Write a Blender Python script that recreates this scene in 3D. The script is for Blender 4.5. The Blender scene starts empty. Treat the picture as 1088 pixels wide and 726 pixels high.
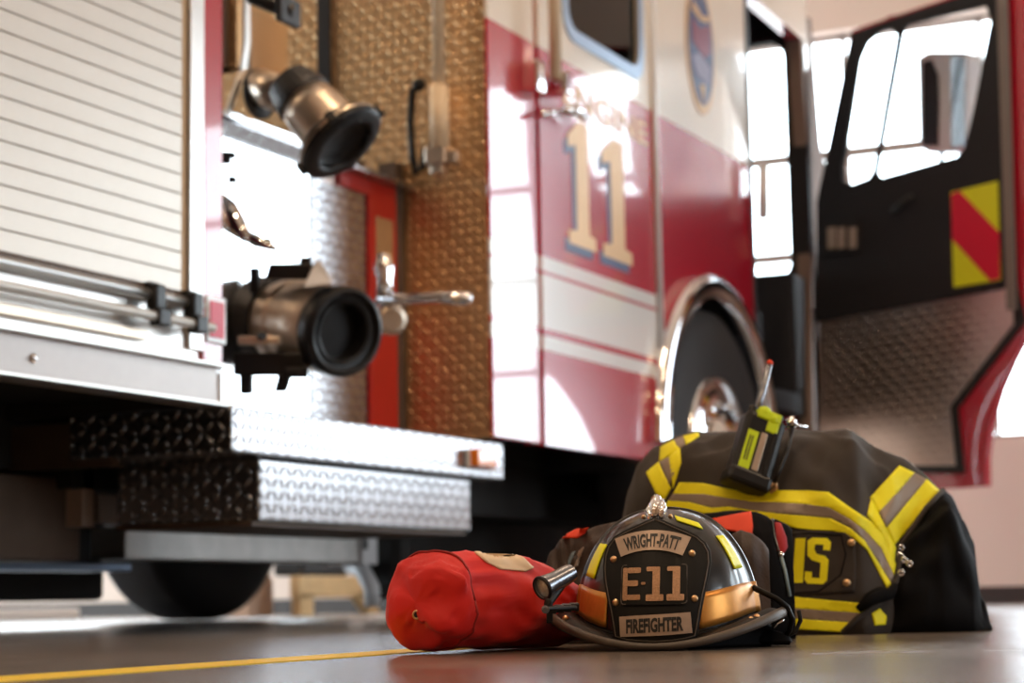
import bpy, bmesh, math, random
from mathutils import Vector, Matrix, noise
from mathutils.geometry import tessellate_polygon
from mathutils.bvhtree import BVHTree
random.seed(11)
C = bpy.context.scene.collection
PI = math.pi
V = Vector

# ------------------------------------------------------------------ camera model
W, H, FPX = 1088, 726, 2150.0
CAM = V((0, -2.65, .065))
PSI, PITCH, ROLL = math.radians(25.3), math.radians(7.27), math.radians(1.0)
fh = V((math.cos(PSI), math.sin(PSI), 0))
RH = V((math.sin(PSI), -math.cos(PSI), 0))
fw = fh*math.cos(PITCH) + V((0, 0, 1))*math.sin(PITCH)
up0 = -fh*math.sin(PITCH) + V((0, 0, 1))*math.cos(PITCH)
rt = RH*math.cos(ROLL) - up0*math.sin(ROLL)
up = up0*math.cos(ROLL) + RH*math.sin(ROLL)

def ray(u, v):
    return (fw + rt*((u-W/2)/FPX) - up*((v-H/2)/FPX)).normalized()
def on_y(u, v, y=0.0):
    d = ray(u, v); return CAM + d*((y-CAM.y)/d.y)
def on_x(u, v, x):
    d = ray(u, v); return CAM + d*((x-CAM.x)/d.x)
def on_z(u, v, z=0.0):
    d = ray(u, v); return CAM + d*((z-CAM.z)/d.z)
def at(u, v, dep):
    d = ray(u, v); return CAM + d*(dep/d.dot(fh))
def on_plane(u, v, p0, n):
    d = ray(u, v); return CAM + d*((p0-CAM).dot(n)/d.dot(n))

# ------------------------------------------------------------------ materials
def mat(name, col, rough=.5, metal=0., coat=0., var=.06, vscale=30., bump=0., bscale=200., bdist=.002, spec=.5, emit=None, estr=0., sheen=0., coat_r=.03):
    m = bpy.data.materials.new(name); m.use_nodes = True
    nt = m.node_tree; b = nt.nodes['Principled BSDF']
    tc = nt.nodes.new('ShaderNodeTexCoord')
    n = nt.nodes.new('ShaderNodeTexNoise'); n.inputs['Scale'].default_value = vscale; n.inputs['Detail'].default_value = 4
    nt.links.new(tc.outputs['Object'], n.inputs['Vector'])
    mx = nt.nodes.new('ShaderNodeMix'); mx.data_type = 'RGBA'
    c = list(col)[:3]
    mx.inputs[6].default_value = [max(0, x*(1-var)) for x in c]+[1]
    mx.inputs[7].default_value = [min(1, x*(1+var)) for x in c]+[1]
    nt.links.new(n.outputs['Fac'], mx.inputs[0]); nt.links.new(mx.outputs[2], b.inputs['Base Color'])
    b.inputs['Roughness'].default_value = rough; b.inputs['Metallic'].default_value = metal
    b.inputs['Coat Weight'].default_value = coat; b.inputs['Coat Roughness'].default_value = coat_r
    b.inputs['Specular IOR Level'].default_value = spec
    if sheen: b.inputs['Sheen Weight'].default_value = sheen
    if bump:
        n2 = nt.nodes.new('ShaderNodeTexNoise'); n2.inputs['Scale'].default_value = bscale; n2.inputs['Detail'].default_value = 3
        nt.links.new(tc.outputs['Object'], n2.inputs['Vector'])
        bp = nt.nodes.new('ShaderNodeBump'); bp.inputs['Strength'].default_value = bump; bp.inputs['Distance'].default_value = bdist
        nt.links.new(n2.outputs['Fac'], bp.inputs['Height']); nt.links.new(bp.outputs['Normal'], b.inputs['Normal'])
    if emit:
        b.inputs['Emission Color'].default_value = list(emit)+[1]; b.inputs['Emission Strength'].default_value = estr
    return m

def diamond(name, col, rough=.3, pitch=.027, bump=1.0, dist=.003, metal=1.0):
    m = mat(name, col, rough, metal, var=.12, vscale=6)
    nt = m.node_tree; b = nt.nodes['Principled BSDF']; N = nt.nodes.new; L = nt.links.new
    uv = N('ShaderNodeUVMap'); uv.uv_map = 'uv'
    sep = N('ShaderNodeSeparateXYZ'); L(uv.outputs[0], sep.inputs[0])
    def M(op, a, b_=None, c=None):
        k = N('ShaderNodeMath'); k.operation = op
        for i, x in enumerate((a, b_, c)):
            if x is None: continue
            if isinstance(x, (int, float)): k.inputs[i].default_value = x
            else: L(x, k.inputs[i])
        return k.outputs[0]
    U = M('DIVIDE', sep.outputs[0], pitch); W_ = M('DIVIDE', sep.outputs[1], pitch)
    fu = M('SUBTRACT', M('FRACT', U), .5); fv = M('SUBTRACT', M('FRACT', W_), .5)
    par = M('MODULO', M('ABSOLUTE', M('ADD', M('FLOOR', U), M('FLOOR', W_))), 2.0)
    s = M('SUBTRACT', 1.0, M('MULTIPLY', par, 2.0))
    sv = M('MULTIPLY', s, fv)
    a = M('DIVIDE', M('ADD', fu, sv), .70); c = M('DIVIDE', M('SUBTRACT', fu, sv), .24)
    d = M('ADD', M('MULTIPLY', a, a), M('MULTIPLY', c, c))
    h = M('SMOOTH_MAX', M('SUBTRACT', 1.0, d), 0.0, .1) if False else M('MAXIMUM', M('SUBTRACT', 1.0, d), 0.0)
    h = M('POWER', h, .6)
    bp = N('ShaderNodeBump'); bp.inputs['Strength'].default_value = bump; bp.inputs['Distance'].default_value = dist
    L(h, bp.inputs['Height']); L(bp.outputs['Normal'], b.inputs['Normal'])
    return m

def banded(name, stops, **kw):
    m = mat(name, (.5, .5, .5), **kw)
    nt = m.node_tree; b = nt.nodes['Principled BSDF']; N = nt.nodes.new; L = nt.links.new
    uv = N('ShaderNodeUVMap'); uv.uv_map = 'uv'
    sep = N('ShaderNodeSeparateXYZ'); L(uv.outputs[0], sep.inputs[0])
    mm = N('ShaderNodeMath'); mm.operation = 'DIVIDE'; mm.inputs[1].default_value = 3.0; L(sep.outputs[1], mm.inputs[0])
    r = N('ShaderNodeValToRGB'); r.color_ramp.interpolation = 'CONSTANT'
    el = r.color_ramp.elements
    while len(el) > 1: el.remove(el[-1])
    el[0].position = 0; el[0].color = list(stops[0][1])+[1]
    for z, c in stops[1:]:
        e = el.new(z/3.0); e.color = list(c)+[1]
    L(mm.outputs[0], r.inputs[0]); L(r.outputs[0], b.inputs['Base Color'])
    return m

def glass(name, tint=(1, 1, 1), dark=0.):
    m = bpy.data.materials.new(name); m.use_nodes = True; nt = m.node_tree; N = nt.nodes.new; L = nt.links.new
    nt.nodes.remove(nt.nodes['Principled BSDF']); out = nt.nodes['Material Output']
    t = N('ShaderNodeBsdfTransparent'); t.inputs[0].default_value = list(tint)+[1]
    g = N('ShaderNodeBsdfGlossy'); g.inputs['Roughness'].default_value = .01
    f = N('ShaderNodeLayerWeight'); f.inputs[0].default_value = .5
    p5 = N('ShaderNodeMath'); p5.operation = 'POWER'; p5.inputs[1].default_value = 5.0; L(f.outputs['Facing'], p5.inputs[0])
    ma = N('ShaderNodeMath'); ma.operation = 'MULTIPLY_ADD'; ma.inputs[1].default_value = .9; ma.inputs[2].default_value = .04; L(p5.outputs[0], ma.inputs[0])
    mx = N('ShaderNodeMixShader'); L(ma.outputs[0], mx.inputs[0]); L(t.outputs[0], mx.inputs[1]); L(g.outputs[0], mx.inputs[2])
    L(mx.outputs[0], out.inputs[0]); return m

RED = (.50, .012, .035); CREAM = (.86, .76, .64); WHITE = (.85, .84, .83)
M_ = {}
M_['paint'] = banded('cab_paint_striped', [(0, RED), (.85, WHITE), (.895, RED), (.918, WHITE), (1.092, RED), (1.112, WHITE), (1.15, RED), (1.84, CREAM)], rough=.25, coat=1., spec=.6)
M_['paint2'] = banded('cab_paint_two_tone', [(0, RED), (1.84, CREAM)], rough=.25, coat=1., spec=.6)
M_['red'] = mat('red_paint', RED, .25, coat=1., coat_r=.02)
M_['red_post'] = banded('body_post_paint', [(0, WHITE), (.62, RED), (1.2, RED)], rough=.25, coat=1., spec=.6)
M_['red_flat'] = mat('red_panel_paint', (.50, .014, .008), .4)
M_['alu'] = mat('brushed_aluminium', (.78, .76, .73), .32, .9, bump=.05)
M_['slat'] = mat('satin_shutter_slat', (.66, .61, .55), .42, .5, var=.03, bump=.04, bscale=500)
M_['polish'] = mat('polished_steel', (.85, .85, .86), .16, 1., var=.02, vscale=3)
M_['chrome'] = mat('chrome', (.9, .9, .92), .06, 1., var=.01)
M_['dia_warm'] = diamond('tread_plate_cab_rear', (.72, .47, .25), .42, .030, 1.)  # the hall's warm reflection is put into this metal colour
M_['dia'] = diamond('tread_plate_bright', (.42, .42, .44), .22, .031, 1.0, dist=.012)
M_['dia_door'] = diamond('tread_plate_door', (.82, .66, .56), .30, .034, 1.0, dist=.016)  # base lightened and warmed to stand for reflected light
M_['black'] = mat('black_metal', (.02, .02, .022), .45, bump=.1)
M_['blackpl'] = mat('black_plastic', (.008, .008, .009), .38, var=.2, spec=.35)
M_['rubber'] = mat('tyre_rubber', (.025, .025, .028), .7, bump=.2, bscale=90)
M_['under'] = mat('grimy_shaded_chassis', (.014, .012, .011), .7, var=.4, vscale=8)  # near-black base also stands for the shadow under the engine
M_['brownmetal'] = mat('grimy_brown_steel', (.10, .065, .045), .55, .3, var=.4, vscale=10)
M_['beam'] = mat('galvanised_beam', (.45, .43, .41), .5, .7, var=.3, vscale=12)
M_['bronze'] = mat('warm_cast_alloy', (.62, .52, .42), .33, .85, var=.08)
M_['gold'] = mat('gold_leaf', (.60, .36, .17), .4, .3)
M_['navy'] = mat('navy_shadow_paint', (.03, .05, .16), .4)
M_['orange'] = mat('orange_lens', (.95, .25, .02), .2, coat=1.)
M_['glassd'] = glass('tinted_cab_glass', (.30, .34, .34))
M_['glass'] = glass('clear_glass', (.97, .98, .98))
M_['frame'] = mat('window_frame_paint', (.42, .34, .29), .5)
M_['pale'] = mat('pale_trim', (.72, .72, .74), .3, coat=.5)
M_['dark_int'] = mat('dark_cab_trim', (.020, .020, .024), .7, spec=.3, bump=.2, bscale=300)
M_['lime'] = mat('lime_reflective', (.80, .86, .02), .4)
M_['chev_red'] = mat('red_reflective', (.70, .01, .05), .4)
M_['wall'] = mat('beige_wall_paint', (.88, .74, .64), .7, var=.05, vscale=2)
M_['ceil'] = mat('cream_ceiling_paint', (.88, .72, .56), .8, var=.05, vscale=2)
M_['wallb'] = mat('brown_block_wall', (.40, .27, .17), .7, var=.08, vscale=2)
M_['skirt'] = mat('dark_skirting', (.05, .04, .035), .5)
M_['yellowline'] = mat('yellow_floor_paint', (.88, .62, .0), .45, var=.12, vscale=60)
M_['wood'] = mat('pale_plywood', (.60, .38, .17), .6, var=.2, vscale=12)
# helmet
M_['leather'] = mat('black_leather', (.006, .0055, .005), .5, coat=.0, spec=.18, bump=.12, bscale=320, bdist=.001)
M_['shell'] = mat('helmet_shell_gloss_black', (.010, .009, .008), .3, coat=.45, coat_r=.08, spec=.3, var=.3, vscale=25, bump=.03, bscale=180)
M_['edge'] = mat('worn_rubber_edge', (.070, .054, .042), .5, var=.3, vscale=60, bump=.15, bscale=400)
M_['band'] = mat('orange_reflective_tape', (.62, .27, .05), .35, .55, var=.18, vscale=90)
M_['yel'] = mat('fluorescent_sticker', (.90, .92, .0), .45)
M_['silver_plate'] = mat('silver_tape_plate', (.42, .32, .25), .4, .35, var=.15, vscale=120)
M_['ink'] = mat('black_lettering', (.01, .01, .01), .5)
M_['stitched'] = mat('copper_numeral', (.42, .24, .13), .42, .5, var=.5, vscale=420, bump=.6, bscale=900)
M_['brass'] = mat('brass_rivet', (.72, .48, .26), .3, 1.)
# soft goods
M_['coat'] = mat('charcoal_brown_canvas', (.034, .026, .021), .85, var=.2, vscale=60, bump=.35, bscale=1100, bdist=.001, sheen=.08)
M_['lining'] = mat('black_canvas', (.005, .005, .006), .8, bump=.3, bscale=700, bdist=.001, spec=.10)
M_['cyel'] = mat('yellow_reflective_trim', (.98, .90, .0), .6, var=.04, vscale=60, bump=.15, bscale=900)
M_['cgrey'] = mat('taupe_reflective_tape', (.28, .215, .165), .45, .1, var=.06, bump=.1, bscale=900)
M_['bag'] = mat('red_nylon_cloth', (.68, .006, .004), .6, var=.12, vscale=25, bump=.25, bscale=1300, bdist=.0006, sheen=.1)
M_['bagseam'] = mat('dark_red_piping', (.30, .008, .008), .6)
M_['cream'] = mat('cream_label', (.80, .62, .42), .5)
M_['glove'] = mat('brown_leather', (.045, .028, .022), .6, var=.3, vscale=60, bump=.4, bscale=250, bdist=.002)
M_['orangered'] = mat('orange_red_cloth', (.80, .055, .012), .6, bump=.15, bscale=700)
M_['radio_y'] = mat('radio_lime_label', (.62, .80, .0), .5)
M_['steelcap'] = mat('anodised_grey', (.22, .23, .26), .25, .85)
M_['lens'] = mat('flashlight_reflector', (.80, .74, .62), .3, .35, var=.45, vscale=300, bump=.8, bscale=200, bdist=.002)

def floor_mat():
    m = mat('polished_concrete', (.14, .11, .09), .3)
    nt = m.node_tree; b = nt.nodes['Principled BSDF']; N = nt.nodes.new; L = nt.links.new
    tc = N('ShaderNodeTexCoord')
    n = N('ShaderNodeTexNoise'); n.inputs['Scale'].default_value = 1.7; n.inputs['Detail'].default_value = 8; n.inputs['Roughness'].default_value = .65
    L(tc.outputs['Object'], n.inputs['Vector'])
    r = N('ShaderNodeValToRGB'); r.color_ramp.elements[0].position = .3; r.color_ramp.elements[0].color = (.07, .054, .044, 1)
    r.color_ramp.elements[1].position = .75; r.color_ramp.elements[1].color = (.22, .18, .15, 1)
    L(n.outputs['Fac'], r.inputs[0]); L(r.outputs[0], b.inputs['Base Color'])
    r2 = N('ShaderNodeMapRange'); r2.inputs['To Min'].default_value = .10; r2.inputs['To Max'].default_value = .36
    L(n.outputs['Fac'], r2.inputs[0]); L(r2.outputs[0], b.inputs['Roughness'])
    n2 = N('ShaderNodeTexNoise'); n2.inputs['Scale'].default_value = 55; n2.inputs['Detail'].default_value = 6
    L(tc.outputs['Object'], n2.inputs['Vector'])
    bp = N('ShaderNodeBump'); bp.inputs['Strength'].default_value = .35; bp.inputs['Distance'].default_value = .002
    L(n2.outputs['Fac'], bp.inputs['Height']); L(bp.outputs['Normal'], b.inputs['Normal'])
    return m
M_['floor'] = floor_mat()

# ------------------------------------------------------------------ object helpers
ORG = {}
def org(o): return ORG.get(o.name, V((0, 0, 0)))
def tag(o, label=None, cat=None, group=None, kind=None):
    if label: o['label'] = label
    if cat: o['category'] = cat
    if group: o['group'] = group
    if kind: o['kind'] = kind
    return o
def empty(name, loc, label, cat, group=None):
    o = bpy.data.objects.new(name, None); C.objects.link(o); o.location = loc; o.empty_display_size = .1
    ORG[o.name] = V(loc); return tag(o, label, cat, group)

class MB:
    def __init__(s): s.v = []; s.f = []
    def add(s, vs, fs):
        k = len(s.v); s.v += [V(p) for p in vs]; s.f += [tuple(i+k for i in f) for f in fs]; return s
    def box(s, a, b):
        x0, y0, z0 = a; x1, y1, z1 = b
        vs = [(x, y, z) for x in (x0, x1) for y in (y0, y1) for z in (z0, z1)]
        return s.add(vs, [(0, 1, 3, 2), (4, 6, 7, 5), (0, 4, 5, 1), (2, 3, 7, 6), (0, 2, 6, 4), (1, 5, 7, 3)])
    def obox(s, c, ax, ay, az):   # centre and three half vectors
        vs = [c+ax*i+ay*j+az*k for i in (-1, 1) for j in (-1, 1) for k in (-1, 1)]
        return s.add(vs, [(0, 1, 3, 2), (4, 6, 7, 5), (0, 4, 5, 1), (2, 3, 7, 6), (0, 2, 6, 4), (1, 5, 7, 3)])
    def plate(s, loops, f3, t0, t1):
        tris = tessellate_polygon([[V((a, b, 0)) for a, b in lp] for lp in loops])
        flat = [p for lp in loops for p in lp]; n = len(flat)
        vs = [f3(a, b, t0) for a, b in flat]+[f3(a, b, t1) for a, b in flat]
        fs = [tuple(t) for t in tris]+[tuple(i+n for i in reversed(t)) for t in tris]
        k = 0
        for lp in loops:
            m = len(lp)
            for i in range(m):
                j = (i+1) % m; fs.append((k+i, k+j, n+k+j, n+k+i))
            k += m
        return s.add(vs, fs)
    def tube(s, pts, r, n=12, cap=True):
        pts = [V(p) for p in pts]; k = len(pts); rs = r if isinstance(r, (list, tuple)) else [r]*k
        t = (pts[1]-pts[0]).normalized(); a = t.orthogonal().normalized(); vs = []; fs = []
        for i, p in enumerate(pts):
            tt = (pts[min(i+1, k-1)]-pts[max(i-1, 0)]).normalized()
            a = (a-tt*a.dot(tt)).normalized(); b = tt.cross(a)
            for j in range(n):
                an = 2*PI*j/n; vs.append(p+(a*math.cos(an)+b*math.sin(an))*rs[i])
        for i in range(k-1):
            for j in range(n):
                j2 = (j+1) % n; fs.append((i*n+j, i*n+j2, (i+1)*n+j2, (i+1)*n+j))
        if cap: fs += [tuple(reversed(range(n))), tuple(range((k-1)*n, k*n))]
        return s.add(vs, fs)
    def lathe(s, o, axis, prof, n=32, sx=1., upv=None, cap=True):
        axis = axis.normalized(); a = (upv-axis*upv.dot(axis)).normalized() if upv else axis.orthogonal().normalized(); b = axis.cross(a)
        vs = []; fs = []; k = len(prof)
        for (h, r) in prof:
            for j in range(n):
                an = 2*PI*j/n; vs.append(o+axis*h+(a*math.cos(an)+b*math.sin(an)*sx)*r)
        for i in range(k-1):
            for j in range(n):
                j2 = (j+1) % n; fs.append((i*n+j, i*n+j2, (i+1)*n+j2, (i+1)*n+j))
        if cap: fs += [tuple(reversed(range(n))), tuple(range((k-1)*n, k*n))]
        else: fs += [((k-1)*n+j, (k-1)*n+(j+1) % n, (j+1) % n, j) for j in range(n)]
        return s.add(vs, fs)
    def grid(s, fn, nu, nv, cu=False, cv=False):
        vs = [fn(i/(nu if cu else nu-1), j/(nv if cv else nv-1)) for i in range(nu) for j in range(nv)]; fs = []
        for i in range(nu if cu else nu-1):
            for j in range(nv if cv else nv-1):
                i2 = (i+1) % nu; j2 = (j+1) % nv
                fs.append((i*nv+j, i2*nv+j, i2*nv+j2, i*nv+j2))
        return s.add(vs, fs)
    def ball(s, c, r, n=12, sc=(1, 1, 1)):
        return s.grid(lambda i, j: c+V((math.sin(PI*j)*math.cos(2*PI*i)*r*sc[0], math.sin(PI*j)*math.sin(2*PI*i)*r*sc[1], math.cos(PI*j)*r*sc[2])), n*2, n, cu=True)
    def build(s, name, m, parent=None, smooth=False, bevel=0., sub=0, solid=0., label=None, kind=None, base=False, fixn=True):
        o0 = V((0, 0, 0))
        if parent is not None: o0 = org(parent)
        elif base:
            o0 = V((sum(p.x for p in s.v)/len(s.v), sum(p.y for p in s.v)/len(s.v), min(p.z for p in s.v)))
        me = bpy.data.meshes.new(name); me.from_pydata([p-o0 for p in s.v], [], s.f)
        bm = bmesh.new(); bm.from_mesh(me)
        bmesh.ops.remove_doubles(bm, verts=bm.verts, dist=1e-6)
        if fixn: bmesh.ops.recalc_face_normals(bm, faces=bm.faces)
        uvl = bm.loops.layers.uv.new('uv')
        for f in bm.faces:
            n = f.normal; ax = max(range(3), key=lambda i: abs(n[i]))
            for l in f.loops:
                p = l.vert.co+o0
                l[uvl].uv = (p.y, p.z) if ax == 0 else ((p.x, p.z) if ax == 1 else (p.x, p.y))
            f.smooth = smooth
        bm.to_mesh(me); bm.free()
        me.materials.append(M_[m] if isinstance(m, str) else m)
        o = bpy.data.objects.new(name, me); C.objects.link(o)
        if parent is not None: o.parent = parent
        elif base: o.location = o0
        ORG[o.name] = o0
        if solid:
            k = o.modifiers.new('thick', 'SOLIDIFY'); k.thickness = solid; k.offset = 0
        if bevel:
            k = o.modifiers.new('bevel', 'BEVEL'); k.width = bevel; k.segments = 2; k.limit_method = 'ANGLE'; k.angle_limit = .6
        if sub:
            k = o.modifiers.new('sub', 'SUBSURF'); k.levels = sub; k.render_levels = sub
        if label: o['label'] = label
        if kind: o['kind'] = kind
        return o

def text_mesh(s, size=1., bold=.0, extrude=0.):
    cu = bpy.data.curves.new('txt', 'FONT'); cu.body = s; cu.size = size; cu.offset = bold; cu.extrude = extrude; cu.resolution_u = 3
    o = bpy.data.objects.new('txt', cu); C.objects.link(o)
    bpy.context.view_layer.update()
    me = bpy.data.meshes.new_from_object(o.evaluated_get(bpy.context.evaluated_depsgraph_get()))
    vs = [v.co.copy() for v in me.vertices]; fs = [tuple(p.vertices) for p in me.polygons]
    bpy.data.objects.remove(o); bpy.data.curves.remove(cu); bpy.data.meshes.remove(me)
    x0 = min(v.x for v in vs); x1 = max(v.x for v in vs); y0 = min(v.y for v in vs); y1 = max(v.y for v in vs)
    return [((v.x-x0)/(x1-x0), (v.y-y0)/(y1-y0), v.z) for v in vs], fs
def add_text(mb, s, f3, bold=.02, extrude=.5):
    vs, fs = text_mesh(s, 1., bold, extrude)
    # refine wide triangles not needed: text is small
    return mb.add([f3(a, b, 1 if c > 0 else 0) for a, b, c in vs], fs)

def rrect(x0, y0, x1, y1, r, n=5):
    p = []
    for cx, cy, a0 in ((x1-r, y1-r, 0), (x0+r, y1-r, PI/2), (x0+r, y0+r, PI), (x1-r, y0+r, 1.5*PI)):
        for i in range(n+1):
            a = a0+PI/2*i/n; p.append((cx+r*math.cos(a), cy+r*math.sin(a)))
    return p

# =================================================================== THE HALL
XF, XB, YR, YL, ZC = 10.9, -7.0, -9.0, 7.5, 5.6
mb = MB(); mb.box((XB-.3, YR-.3, -.2), (XF+.3, YL+.3, 0)); fl = mb.build('floor', 'floor', kind='structure')
mb = MB(); mb.box((XB-.3, YR-.3, ZC), (XF+.3, YL+.3, ZC+.2)); mb.build('ceiling', 'ceil', kind='structure')
OPEN = [(-1.12, 2.75, .88, 3.24), (-5.3, -1.66, .88, 3.24), (-8.7, -6.6, .88, 3.24), (3.9, 6.9, .88, 3.24)]
mb = MB()
mb.plate([[(YR-.3, 0), (YL+.3, 0), (YL+.3, ZC), (YR-.3, ZC)]]+[[(a, c), (b, c), (b, d), (a, d)] for a, b, c, d in OPEN], lambda a, b, t: V((t, a, b)), XF, XF+.25)
mb.build('wall_front', 'wall', kind='structure')
for i, (a, b, c, d) in enumerate(OPEN):
    mb = MB(); n = 5
    for k in range(n+1):
        y = a+(b-a)*k/n; mb.box((XF+.10, y-.012, c), (XF+.13, y+.012, d))
    for k in range(5):
        z = (c, 1.42, 1.98, 2.55, d)[k]; mb.box((XF+.10, a, z-.026), (XF+.13, b, z+.026))
    w = mb.build('window_%d' % (i+1), 'frame', kind='structure')
    MB().box((XF+.12, a, c), (XF+.126, b, d)).build('window_glass', 'glass', w)
# left wall, with glazed doors reaching low
OL = [(.6, 4.9, .10, 3.1), (5.3, 10.2, .10, 3.1)]
mb = MB(); mb.plate([[(XB-.3, 0), (XF+.3, 0), (XF+.3, ZC), (XB-.3, ZC)]]+[[(a, c), (b, c), (b, d), (a, d)] for a, b, c, d in OL], lambda a, b, t: V((a, t, b)), YL, YL+.25)
mb.build('wall_left', 'wall', kind='structure')
for i, (a, b, c, d) in enumerate(OL):
    mb = MB()
    for k in range(5):
        x = a+(b-a)*k/4; mb.box((x-.03, YL+.1, c), (x+.03, YL+.15, d))
    for k in range(5):
        z = c+(d-c)*k/4; mb.box((a, YL+.1, z-.03), (b, YL+.15, z+.03))
    w = mb.build('window_%d' % (i+5), 'frame', kind='structure')
    MB().box((a, YL+.12, c), (b, YL+.126, d)).build('window_glass', 'glass', w)
OR = [(3.0, 6.5, 1.0, 3.1)]
mb = MB(); mb.plate([[(XB-.3, 0), (XF+.3, 0), (XF+.3, ZC), (XB-.3, ZC)]]+[[(a, c), (b, c), (b, d), (a, d)] for a, b, c, d in OR], lambda a, b, t: V((a, t, b)), YR-.25, YR)
mb.build('wall_right', 'wallb', kind='structure')
for i, (a, b, c, d) in enumerate(OR):
    mb = MB()
    for k in range(6):
        x = a+(b-a)*k/5; mb.box((x-.03, YR-.15, c), (x+.03, YR-.1, d))
    for k in range(5):
        z = c+(d-c)*k/4; mb.box((a, YR-.15, z-.03), (b, YR-.1, z+.03))
    w = mb.build('window_%d' % (i+7), 'frame', kind='structure')
    MB().box((a, YR-.126, c), (b, YR-.12, d)).build('window_glass', 'glass', w)
MB().box((XB-.25, YR-.3, 0), (XB, YL+.3, ZC)).build('wall_back', 'wallb', kind='structure')
MB().box((XF-.02, YR, 0), (XF, YL, .09)).build('baseboard_front', 'skirt', kind='structure')
MB().box((XB, YL-.02, 0), (XF-.02, YL, .09)).build('baseboard_left', 'skirt', kind='structure')
# yellow safety line on the floor
p0 = on_z(-40, 725.5, 0); p1 = on_z(454, 691, 0); d = (p1-p0).normalized(); nrm = V((-d.y, d.x, 0)); q0 = p0-d*2.5; q1 = p1+d*2.2
mb = MB(); mb.add([q0-nrm*.042, q1-nrm*.042, q1+nrm*.042, q0+nrm*.042]+[x+V((0, 0, .0012)) for x in (q0-nrm*.042, q1-nrm*.042, q1+nrm*.042, q0+nrm*.042)],
       [(0, 1, 2, 3), (4, 5, 6, 7), (0, 1, 5, 4), (1, 2, 6, 5), (2, 3, 7, 6), (3, 0, 4, 7)])
mb.build('trim_1', 'yellowline', kind='structure')
# pavement outside
mb = MB(); mb.box((XF+.31, -40, -.25), (XF+40, 40, -.05)); mb.build('ground', mat('pale_pavement', (.55, .50, .48), .8), kind='structure')

# ceiling lamps (warm)
n = 0
for x in (-4.5, -.5, 4.0):
    for y in (-5.5, -1.2, 4.5):
        t = empty('ceiling_light', (x, y, ZC-.14), 'long warm ceiling light fixture above the fire station bay', 'ceiling light', 'warm ceiling light fixtures')
        MB().box((x-.75, y-.11, ZC-.14), (x+.75, y+.11, ZC)).build('housing', 'pale', t)
        MB().box((x-.70, y-.08, ZC-.155), (x+.70, y+.08, ZC-.141)).build('diffuser', mat('lamp_diffuser', (1, .8, .6), .5, emit=(1, .66, .38), estr=6.), t)
        ld = bpy.data.lights.new('ceiling_light_lamp', 'AREA'); ld.shape = 'RECTANGLE'; ld.size = 1.4; ld.size_y = .16; ld.energy = 75; ld.color = (1, .70, .44)
        lo = bpy.data.objects.new('ceiling_light_lamp', ld); C.objects.link(lo); lo.location = (x, y, ZC-.17)

# =================================================================== THE FIRE ENGINE
FE = empty('fire_engine', (6, 1.2, 0), 'red and cream fire engine with polished tread plate and its front cab door standing open', 'fire engine')
XK = on_y(522, 300).x         # cab rear corner
XC = on_y(233, 300).x         # rear body corner
YP = .31                      # recessed pump panel
TOP = 2.95
side = lambda y0: (lambda a, b, t: V((a, y0+t, b)))
def zy(u, v, y=0.): return on_y(u, v, y).z
def xy(u, v, y=0.): return on_y(u, v, y).x

# --- rear body with roller shutter
Zs = zy(100, 290); X0 = 1.2
XS = xy(189.5, 200); XT = xy(198, 200)
mb = MB(); mb.box((X0, .04, .80), (XC, 2.45, TOP)); mb.box((X0, .10, .56), (XC, 2.4, .80))
mb.build('rear_body', 'under', FE)
mb = MB(); z = Zs
while z < 2.8:
    mb.plate([[(0.007, z+.0004), (.0085, z+.0014), (.0085, z+.0425), (0.007, z+.0438), (-.014, z+.0438), (-.014, z+.0004)]], lambda a, b, t: V((t, -a, b)), X0+.1, XS); z += .0455
rs = mb.build('roller_shutter', 'slat', FE, label='ribbed satin white roller shutter')
mb = MB(); mb.box((X0+.1, .012, Zs), (XS, .03, 2.8)); mb.build('slat_gap', 'frame', rs)
MB().box((XS, -.004, Zs-.01), (XS+.006+.02, .03, 2.8)).build('guide_strip', mat('tan_seal', (.50, .33, .17), .6), rs)
MB().box((XS+.024, -.002, Zs-.01), (XT, .04, 2.8)).build('shutter_seal', 'black', FE)
xr = xy(213, 100)
MB().box((XT, -.012, Zs-.13), (xr, .04, TOP)).build('shutter_track', 'alu', FE, bevel=.003)
MB().box((xr, -.010, .60), (XC, .31, TOP)).build('corner_post', 'red_post', FE, bevel=.004)
# small framed reflector on the post
za, zb_ = zy(222, 365), zy(222, 316)
rf = MB().box((xr+.004, -.018, za), (XC+.002, -.011, zb_)).build('reflector', 'pale', FE, bevel=.002)
MB().box((xr+.014, -.021, za+.012), (XC-.010, -.0181, zb_-.012)).build('reflector_lens', 'chev_red', rf)
# bottom bars of the shutter
XE = xy(200, 320)
MB().box((X0, -.016, Zs-.022), (XE+.02, .03, Zs)).build('shutter_bottom_bar', 'brownmetal', FE, bevel=.003)
zt1 = zy(100, 301); zt2 = zy(100, 325, -.03)
MB().tube([(X0, -.02, zt1-.004), (XE+.02, -.02, zt1-.004)], .013).build('shutter_rail', 'alu', FE, smooth=True)
hb = MB().tube([(X0, -.045, zt2), (xy(226, 355, -.045), -.045, zt2)], .0115).build('shutter_lift_bar', 'slat', FE, smooth=True)
for u in (168, 208):
    x = xy(u, 335, -.04)
    MB().box((x-.022, -.062, zt2-.020), (x+.022, -.030, zt2+.020)).box((x-.018, -.05, zt2+.018), (x+.018, -.018, zt1+.018)).box((x-.020, -.034, zt1+.004), (x+.020, .0, zt1+.024)).build('bar_clamp', 'blackpl', hb, bevel=.005)
MB().box((X0, .0, zy(100, 366)), (XC, .03, Zs-.03)).build('shutter_back_plate', 'alu', FE)
MB().box((X0, -.018, zt2-.052), (xy(150, 350), .0, zt2-.026)).build('lower_track', 'bronze', FE, bevel=.003)
zl = zy(100, 366); zb = zy(100, 411)
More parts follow.
